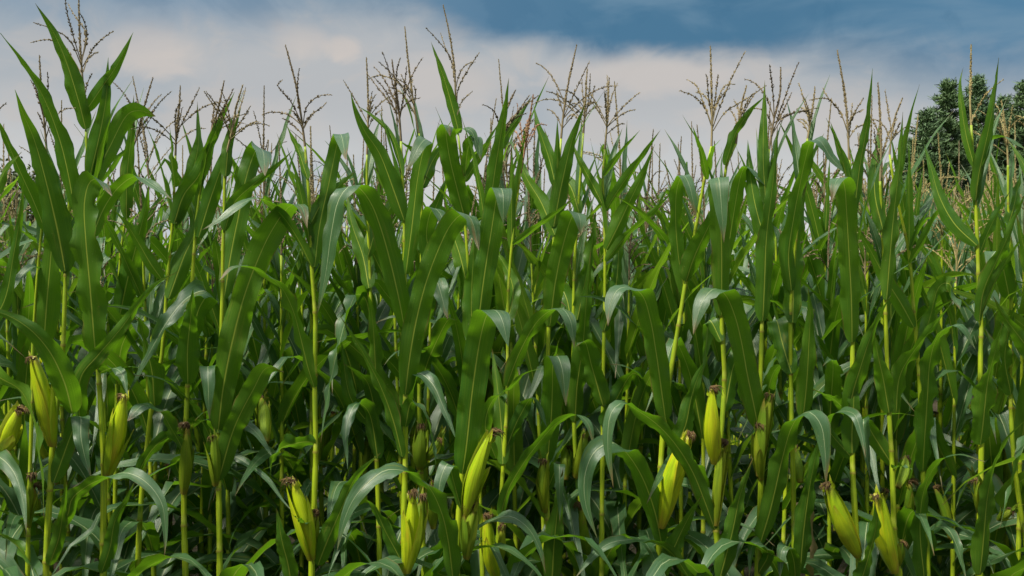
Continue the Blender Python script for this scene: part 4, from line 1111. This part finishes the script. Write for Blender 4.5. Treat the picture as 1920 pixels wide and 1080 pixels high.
   (44,[(1968,620,0),(1948,540),(1925,480),(1905,400,-.1)],10,20)],
  tassel=dict(spike=[(1950,300),(1945,240),(1940,190)],n=7,mat=M_TASSEL_TAN)),
 dict(label="maize plant with a slanting bare stalk and a tiny dried ear, near the right edge", D=3.6, r=.013,
  stalk_px=[(1932,1080),(1914,960),(1900,850),(1894,700),(1896,560),(1892,450),(1890,360),(1890,310)],
  leaves=[(42,[(1895,740,0),(1885,670),(1895,600),(1910,560,-.1)],15,20),
   (40,[(1893,560,0),(1880,500),(1868,470),(1850,500,-.1)],20,25),
   (34,[(1891,420,0),(1905,370),(1915,320,.05)],20,20),
   (36,[(1896,640,0),(1920,590),(1940,640,.0)],30,30)],
  ears=[(1872,975,1898,955,20)],
  tassel=dict(spike=[(1890,310),(1888,270),(1884,230),(1878,190)],n=8,mat=M_TASSEL_TAN)),
]
for h in HEROES:
    hero(**h)

# ------------------------------------------------------------------ field plants (rows behind)
def field_plant(rs, height, full=True, ears=1, lean=0.04):
    """procedural maize plant about its own foot; returns dict of mesh builders"""
    res = dict(stalk=MB(), leaves=[], ears=[], tassel=None)
    top = height * 0.82
    lx, ly = rs.normal(0, lean, 2)
    sp = [np.array([0, 0, 0.0]), np.array([lx * .3, ly * .3, top * .4]), np.array([lx * .7, ly * .7, top * .75]), np.array([lx, ly, top])]
    stalk(res['stalk'], sp, 0.0135, 0.0042, 0.23, 8 if full else 5, rs)
    S = spline(sp, 40)
    phi = rs.uniform(0, math.pi)
    nl = int(rs.integers(12, 15)) if full else 10
    zs = np.linspace(0.40 if full else 0.9, top * 0.975, nl) + rs.normal(0, 0.02, nl)
    for k, z in enumerate(zs):
        q = z / top
        i = min(39, max(0, int(q * 39)))
        b = S[i].copy()
        az_ = phi + (k % 2) * math.pi + rs.normal(0, 0.30)
        h = np.array([math.cos(az_), math.sin(az_), 0.0])
        L = np.interp(q, [0.1, 0.35, 0.65, 0.85, 1.0], [0.60, 0.82, 0.86, 0.70, 0.42]) * rs.uniform(0.85, 1.12)
        wd = np.interp(q, [0.1, 0.4, 0.65, 0.85, 1.0], [0.066, 0.080, 0.078, 0.056, 0.032]) * rs.uniform(0.88, 1.1)
        a0 = rs.uniform(12, 30) if q > 0.5 else rs.uniform(16, 36)
        ae = np.interp(q, [0.1, 0.45, 0.7, 0.9, 1.0], [140, 138, 105, 48, 22]) * (rs.uniform(0.5, 1.3) if q > 0.5 else rs.uniform(0.9, 1.3))
        pw = rs.uniform(1.2, 2.6) if q > 0.5 else rs.uniform(0.8, 1.6)
        kink = rs.uniform(0.45, 0.8) if rs.uniform() < 0.4 else 2
        m = 12
        p = b.copy(); pts = [p.copy()]
        sw = rs.normal(0, 0.35)
        for s in range(m):
            tt = (s + 0.5) / m
            an = a0 + (ae - a0) * tt ** pw
            if tt > kink:
                an = max(an, rs.uniform(120, 165) if s % 4 == 0 else an) if tt < kink + .1 else max(an, 145)
            an = math.radians(min(an, 172))
            hh = np.array([math.cos(az_ + sw * tt * tt), math.sin(az_ + sw * tt * tt), 0.0])
            p = p + (hh * math.sin(an) + np.array([0, 0, math.cos(an)])) * L / m
            pts.append(p.copy())
        side = np.cross(h, np.array([0, 0, 1.0]))
        mb = MB()
        blade(mb, pts, wd, side, rs.normal(0, 12), rs.normal(0, 40), 20 if full else 9, 7 if full else 3, 0.16, 1.0 if full else 0.5, rs)
        res['leaves'].append(mb)
    for k in range(3 if full else 1):                 # narrow upright leaves under the tassel
        i = int(rs.uniform(0.80, 0.97) * 39)
        a = phi + rs.normal(0, 0.5) + (k % 2) * math.pi
        h = np.array([math.cos(a), math.sin(a), 0.0])
        L = rs.uniform(0.34, 0.54); an0, an1 = np.radians(rs.uniform(6, 18)), np.radians(rs.uniform(14, 48))
        p = S[i].copy(); pts = [p.copy()]
        for s_ in range(6):
            an = an0 + (an1 - an0) * (s_ / 5) ** 1.5
            p = p + (h * math.sin(an) + np.array([0, 0, math.cos(an)])) * L / 6
            pts.append(p.copy())
        mb = MB()
        blade(mb, pts, rs.uniform(.026, .042), np.cross(h, [0, 0, 1.0]), rs.normal(0, 15), rs.normal(0, 40), 18 if full else 8, 7 if full else 3, .22, .8, rs)
        res['leaves'].append(mb)
    if full:
        for e in range(ears):
            z = rs.uniform(0.95, 1.25) - 0.22 * e
            i = int(z / top * 39)
            a = phi + e * math.pi + rs.normal(0, .3)
            h = np.array([math.cos(a), math.sin(a), 0])
            res['ears'].append(ear_parts(S[i] + h * .012, S[i] + h * rs.uniform(.05, .10) + np.array([0, 0, rs.uniform(.20, .26)]), rs.uniform(.044, .060), rs, 0.03, 2))
    tp = S[-1]
    d = norm(S[-1] - S[-6])
    tl = (height - top) * rs.uniform(0.92, 1.05)
    bend = rs.normal(0, 0.025, 2)
    sk = [tp - d * 0.08, tp + d * tl * .35, tp + d * tl * .7 + np.array([*bend, 0]) * .5, tp + d * tl + np.array([*bend, 0])]
    lat = random_laterals(np.array(sk), int(rs.integers(6, 13)) if full else 7, 0.215, rs, 1.15, 0.75)
    res['tassel'] = tassel_mesh(sk, lat, rs, 0.85 if full else 0.5, simple=not full)
    return res

NVAR = 12
VAR = []
for k in range(NVAR):
    rs = np.random.default_rng(500 + k)
    fp = field_plant(rs, 2.5, True, ears=[1, 0, 0, 0, 1, 0, 0, 2, 0, 0, 1, 0][k])
    VAR.append(dict(stalk=fp['stalk'].mesh("stalk", M_STALK),
                    leaves=[m.mesh("leaf", M_DEAD if (j == 0 and k % 4 == 1) else (M_LEAF if k % 3 else M_LEAF_FAR)) for j, m in enumerate(fp['leaves'])],
                    ears=[(b.mesh("ear", M_HUSK_SHADED), [s.mesh("husk_leaf", M_HUSK_SHADED) for s in sh], sk.mesh("silk", M_SILK)) for b, sh, sk in fp['ears']],
                    tassel=fp['tassel'].mesh("tassel", M_TASSEL, False)))
    t2 = VAR[-1]['tassel'].copy(); t2.materials.clear(); t2.materials.append(M_TASSEL_TAN)
    VAR[-1]['tassel_tan'] = t2

def proto(k, tan):
    v = VAR[k]
    root = thing("maize_plant", "x", "maize plant", (0, 0, 0))
    link("stalk", v['stalk'], root)
    for m in v['leaves']:
        link("leaf", m, root)
    for b, sh, sk in v['ears']:
        e = link("ear", b, root)
        for s in sh:
            link("husk_leaf", s, e)
        link("silk", sk, e)
    link("tassel", v['tassel_tan' if tan else 'tassel'], root)
    return root

def copy_tree(o, parent=None):
    c = o.copy()
    COL.objects.link(c)
    if parent is not None:
        c.parent = parent
    for ch in o.children:
        copy_tree(ch, c)
    return c

PROTO = {}
def place(k, tan, x, y, hscale, rz, label, group):
    key = (k, tan)
    if key not in PROTO:
        PROTO[key] = o = proto(k, tan)
    else:
        o = copy_tree(PROTO[key])
    o.location = (x, y, float(ground_z(x, y)) - 0.01)
    o.rotation_euler = (0, 0, rz)
    s = hscale
    o.scale = (0.5 + 0.5 * s, 0.5 + 0.5 * s, s)
    o['label'] = label
    o['group'] = group
    return o

# tassel tips of the second row read from the photo (x, y)
SECOND = [(30,225),(118,170),(205,215),(300,140),(372,200),(500,142),(610,235),(655,250),(716,190),(790,170),(905,175),(930,205),(985,112),
          (1018,190),(1160,150),(1192,240),(1268,240),(1302,255),(1420,200),(1480,205),(1548,180),(1608,180),(1655,165),(1712,210),(1760,235),(1900,215),(470,260),(565,250)]
D2 = 4.02
for i, (px, py) in enumerate(SECOND):
    D = D2 + rng.uniform(-0.1, 0.12)
    x = (px - 960) / F * D
    h = CAMZ + (540 - py) / F * D
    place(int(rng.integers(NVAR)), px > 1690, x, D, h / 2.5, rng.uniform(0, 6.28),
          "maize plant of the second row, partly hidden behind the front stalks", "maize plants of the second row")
for i in range(24):                # shorter plants standing in the gaps of that row
    D = 4.36 + rng.uniform(-0.1, 0.1)
    x = D * (-0.53 + 1.06 * (i + rng.uniform(0.1, 0.9)) / 24)
    place(int(rng.integers(NVAR)), x / D > 0.38, x, D, rng.uniform(0.88, 1.0), rng.uniform(0, 6.28),
          "shorter maize plant standing in a gap between the second and third rows", "shorter maize plants in the row gaps")
for i in range(27):                # a staggered line just behind the front stalks
    D = 3.80 + rng.uniform(-0.08, 0.08)
    x = D * (-0.53 + 1.06 * (i + rng.uniform(0.1, 0.9)) / 27)
    place(int(rng.integers(NVAR)), x / D > 0.40, x, D, rng.uniform(0.86, 0.985), rng.uniform(0, 6.28),
          "slim shorter maize plant close behind the front stalks, its top leaves between theirs", "shorter maize plants close behind the front stalks")
ORD = {2: "third", 3: "fourth", 4: "fifth"}
for r_, D in ((2, 4.72), (3, 5.42), (4, 6.12)):
    half = D * 0.54
    x = -half
    while x < half:
        x += rng.uniform(0.13, 0.25)
        y = D + rng.normal(0, 0.05)
        q = x / y
        hgt = rng.normal(2.52, 0.09) if q > 0.3 else rng.normal(2.42, 0.11)
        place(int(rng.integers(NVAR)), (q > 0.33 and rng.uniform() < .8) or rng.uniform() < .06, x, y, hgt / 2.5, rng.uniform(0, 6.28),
              "maize plant of the %s row, only its top leaves and tassel showing over the front" % ORD[r_],
              "maize plants of the %s row" % ORD[r_])

# farther rows: plants too small to show parts, one mesh each
def joined(fp, dx=0.0):
    mbs = dict(leaf=MB(), stalk=fp['stalk'], tassel=fp['tassel'])
    for m in fp['leaves']:
        for v, uv in zip(m.v, m.uv):
            pass
        mbs['leaf'].add(np.concatenate(m.v), m.f, np.concatenate(m.uv))
    return mbs

def join_mesh(name, parts, mats):
    V, Fc, U, MI = [], [], [], []
    n = 0
    for i, mb in enumerate(parts):
        v = np.concatenate(mb.v)
        V.append(v); U.append(np.concatenate(mb.uv))
        Fc.extend([tuple(a + n for a in f) for f in mb.f])
        MI.extend([i] * len(mb.f))
        n += len(v)
    me = bpy.data.meshes.new(name)
    me.from_pydata(np.concatenate(V).tolist(), [], Fc)
    lay = me.uv_layers.new(name="UVMap")
    idx = np.empty(len(me.loops), dtype=np.int32)
    me.loops.foreach_get('vertex_index', idx)
    lay.data.foreach_set('uv', np.concatenate(U)[idx].astype(np.float32).ravel())
    for m in mats:
        me.materials.append(m)
    me.polygons.foreach_set('material_index', np.array(MI, dtype=np.int32))
    me.polygons.foreach_set('use_smooth', np.array([mi != 2 for mi in MI]))
    me.update()
    return me

FARP = []
for k in range(8):
    rs = np.random.default_rng(900 + k)
    FARP.append(joined(field_plant(rs, 2.45, False)))
FAR_ME = {(k, tan): join_mesh("maize_plant", [f['leaf'], f['stalk'], f['tassel']], [M_LEAF_FAR, M_STALK, M_TASSEL_TAN if tan else M_TASSEL])
          for k, f in enumerate(FARP) for tan in (False, True)}
NAMES = {6.82: "sixth", 7.52: "seventh"}
for D, nm in NAMES.items():
    half = D * 0.54
    x = -half
    while x < half:
        x += rng.uniform(0.15, 0.26)
        y = D + rng.normal(0, 0.06)
        q = x / y
        k = int(rng.integers(8))
        tan = bool(q > 0.28 or q < -.42 or rng.uniform() < .6)
        o = thing("maize_plant", "small maize plant of the %s row back, seen as a top among other tops" % nm, "maize plant",
                  (x, y, float(ground_z(x, y)) - .01), "maize plants of the %s row" % nm, FAR_ME[(k, tan)])
        o.rotation_euler = (0, 0, rng.uniform(0, 6.28))
        s = rng.normal(1.0, 0.045)
        o.scale = (1, 1, s)

# beyond that the crop is one mass
def far_field():
    pts = []
    y = 8.22
    while y < 34:
        half = y * 0.56 + 5.0
        x = -half
        while x < half:
            x += rng.uniform(0.17, 0.30) * (1 + (y - 9) * 0.03)
            pts.append((x, y + rng.normal(0, .08)))
        y += 0.72 * (1 + (y - 9) * 0.03)
    for y in (3.4, 4.05, 4.72, 5.42, 6.12, 6.82, 7.52, 8.22):      # the same rows running on past both sides of the picture
        for sgn in (-1, 1):
            x = y * 0.56 + 0.12
            while x < y * 0.56 + 5.0:
                pts.append((sgn * x, y + rng.normal(0, .06)))
                x += rng.uniform(0.16, 0.27)
    V, U, Fq, MI, LT, LI = [], [], [], [], [], []
    n = 0
    for (x, y) in pts:
        f = FARP[int(rng.integers(8))]
        a = rng.uniform(0, 6.283); c, s = math.cos(a), math.sin(a)
        zz = float(ground_z(x, y)); hs = rng.normal(1.0, 0.05)
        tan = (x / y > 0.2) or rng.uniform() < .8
        for i, mb in enumerate((f['leaf'], f['stalk'], f['tassel'])):
            v = mb.__dict__.setdefault('cat', None)
            if v is None:
                mb.cat = v = np.concatenate(mb.v); mb.catuv = np.concatenate(mb.uv)
                mb.tot = np.array([len(q) for q in mb.f], dtype=np.int32)
                mb.idx = np.array([j for q in mb.f for j in q], dtype=np.int32)
            V.append(np.stack([v[:, 0] * c - v[:, 1] * s + x, v[:, 0] * s + v[:, 1] * c + y, v[:, 2] * hs + zz], 1))
            U.append(mb.catuv)
            LT.append(mb.tot); LI.append(mb.idx + n)
            MI.append(np.full(len(mb.tot), i if i < 2 else (2 if tan else 3), dtype=np.int32))
            n += len(v)
    V = np.concatenate(V); U = np.concatenate(U); LT = np.concatenate(LT); LI = np.concatenate(LI); MI = np.concatenate(MI)
    me = bpy.data.meshes.new("distant_maize")
    me.vertices.add(len(V)); me.vertices.foreach_set('co', V.astype(np.float32).ravel())
    me.loops.add(len(LI)); me.loops.foreach_set('vertex_index', LI)
    me.polygons.add(len(LT))
    me.polygons.foreach_set('loop_start', np.concatenate([[0], np.cumsum(LT)[:-1]]).astype(np.int32))
    me.polygons.foreach_set('loop_total', LT)
    for m in (M_LEAF_FAR, M_STALK, M_TASSEL_TAN, M_TASSEL):
        me.materials.append(m)
    me.polygons.foreach_set('material_index', MI)
    lay = me.uv_layers.new(name="UVMap")
    lay.data.foreach_set('uv', U[LI].astype(np.float32).ravel())
    me.polygons.foreach_set('use_smooth', MI < 2)
    me.update(calc_edges=True)
    me.validate()
    o = link("distant_maize", me)
    o['kind'] = 'stuff'
    o['label'] = "far part of the maize field, a mass of tops and tan tassels"
    o['category'] = "maize field"
far_field()

# ------------------------------------------------------------------ pines and bushes behind the field
def pine(x, y, top_z, radius, crown_h, label, seed, lean=0.0):
    rs = np.random.default_rng(seed)
    z0 = float(ground_z(x, y))
    H = top_z - z0
    root = thing("pine_tree", label, "pine tree", (x, y, z0), "pine trees beyond the field")
    mb = MB()
    tube(mb, spline([(0, 0, -.1), (lean * .3, .05, H * .4), (lean * .7, 0, H * .75), (lean, 0, H * .985)], 14), np.linspace(0.24, 0.025, 14), 8)
    cb = MB()
    nb = int(80 * crown_h / 6) + 30
    for i in range(nb):
        q = (i + rs.uniform(0, 1)) / nb                     # 0 at crown foot, 1 at top
        z = H - crown_h * 1.25 * (1 - q)
        rad = radius * 1.35 * (1 - q) ** 0.85 * rs.uniform(0.5, 1.2) + 0.08
        a = i * 2.4 + rs.uniform(-.5, .5)
        h = np.array([math.cos(a), math.sin(a), 0])
        up = rs.uniform(0.05, 0.5) * (0.4 + q)
        b = np.array([lean * z / H, 0, z])
        e = b + h * rad + np.array([0, 0, up * rad])
        tube(mb, spline([b, (b + e) / 2 - [0, 0, .06 * rad], e], 5), np.linspace(0.035, 0.008, 5), 4)
        nc = max(4, int(rad * 11))
        for c_ in range(nc):
            t = rs.uniform(0.25, 1.06)
            c = b + (e - b) * t + rs.normal(0, 0.10, 3) * [1, 1, .4] * (0.4 + rad * .4)
            # a clump: tufts of needles turned up and out
            m = 26
            d = rs.normal(0, 1, (m, 3)); d[:, 2] = np.abs(d[:, 2]) * .8 + .1
            d = norm(d + h * 0.6)
            ln = rs.uniform(.10, .26, m)
            sd_ = norm(np.cross(d, rs.normal(0, 1, (m, 3)))) * rs.uniform(.016, .034, m)[:, None]
            o0 = c + rs.normal(0, .10, (m, 3)) * [1, 1, .6]
            V = np.stack([o0 - sd_, o0 + sd_, o0 + d * ln[:, None] + sd_ * .3, o0 + d * ln[:, None] - sd_ * .3], 1).reshape(-1, 3)
            cb.add(V, [(4 * j, 4 * j + 1, 4 * j + 2, 4 * j + 3) for j in range(m)])
    link("trunk", mb.mesh("trunk", M_BARK), root)
    link("crown", cb.mesh("crown", M_PINE, False), root)

def PT(px, py, D):
    return ((px - 960) / F * D, D, CAMZ + (540 - py) / F * D)
for (px, py, D, rad, ch, lab, seed) in [
    (1779, 156, 44, 2.3, 7.5, "dark pine with a pointed crown, left of the two highest in the right-hand clump", 1),
    (1832, 148, 46, 2.2, 7.5, "highest dark pine of the clump, behind the tall bare tassel spike", 2),
    (1737, 212, 43, 1.5, 5.5, "lower bushy pine at the left end of the clump against the sky", 3),
    (1882, 186, 48, 2.5, 7.5, "pine filling the gap between the clump and the pine at the right edge", 4),
    (1922, 158, 45, 2.0, 8.0, "dark pine cut by the right edge of the picture", 5),
    (1706, 268, 45, 1.0, 4.0, "small low pine at the foot of the clump beside the tan tassels", 6)]:
    X, Y, Z = PT(px, py, D)
    pine(X, Y, Z, rad, ch, lab, seed)

def bush(px, py, D, rad, lab, seed):
    rs = np.random.default_rng(seed)
    X, Y, Z = PT(px, py, D)
    z0 = float(ground_z(X, Y))
    H = Z - z0
    root = thing("broadleaf_tree", lab, "tree", (X, Y, z0))
    mb = MB()
    tube(mb, spline([(0, 0, -.1), (.1, 0, H * .35), (0, .1, H * .8)], 8), np.linspace(.2, .04, 8), 7)
    cb = MB()
    for i in range(150):
        d = norm(rs.normal(0, 1, 3)); d[2] = d[2] * .8
        c = np.array([0, 0, H - rad * 1.05]) + d * rad * rs.uniform(.45, 1.0) ** .6
        if i % 5 == 0:
            tube(mb, spline([(0, 0, H * .45), c * [.5, .5, .85], c], 5), np.linspace(.05, .012, 5), 4)
        m = 46
        o0 = c + rs.normal(0, .22, (m, 3))
        dd = norm(rs.normal(0, 1, (m, 3))) * rs.uniform(.05, .12, m)[:, None]
        ss = norm(np.cross(dd, rs.normal(0, 1, (m, 3)))) * rs.uniform(.03, .07, m)[:, None]
        V = np.stack([o0 - dd, o0 + ss, o0 + dd, o0 - ss], 1).reshape(-1, 3)
        cb.add(V, [(4 * j, 4 * j + 1, 4 * j + 2, 4 * j + 3) for j in range(m)])
    link("trunk", mb.mesh("trunk", M_BARK), root)
    link("crown", cb.mesh("crown", M_BUSH, False), root)
bush(36, 292, 38, 1.9, "rounded olive-green tree beyond the field at the left edge", 21)
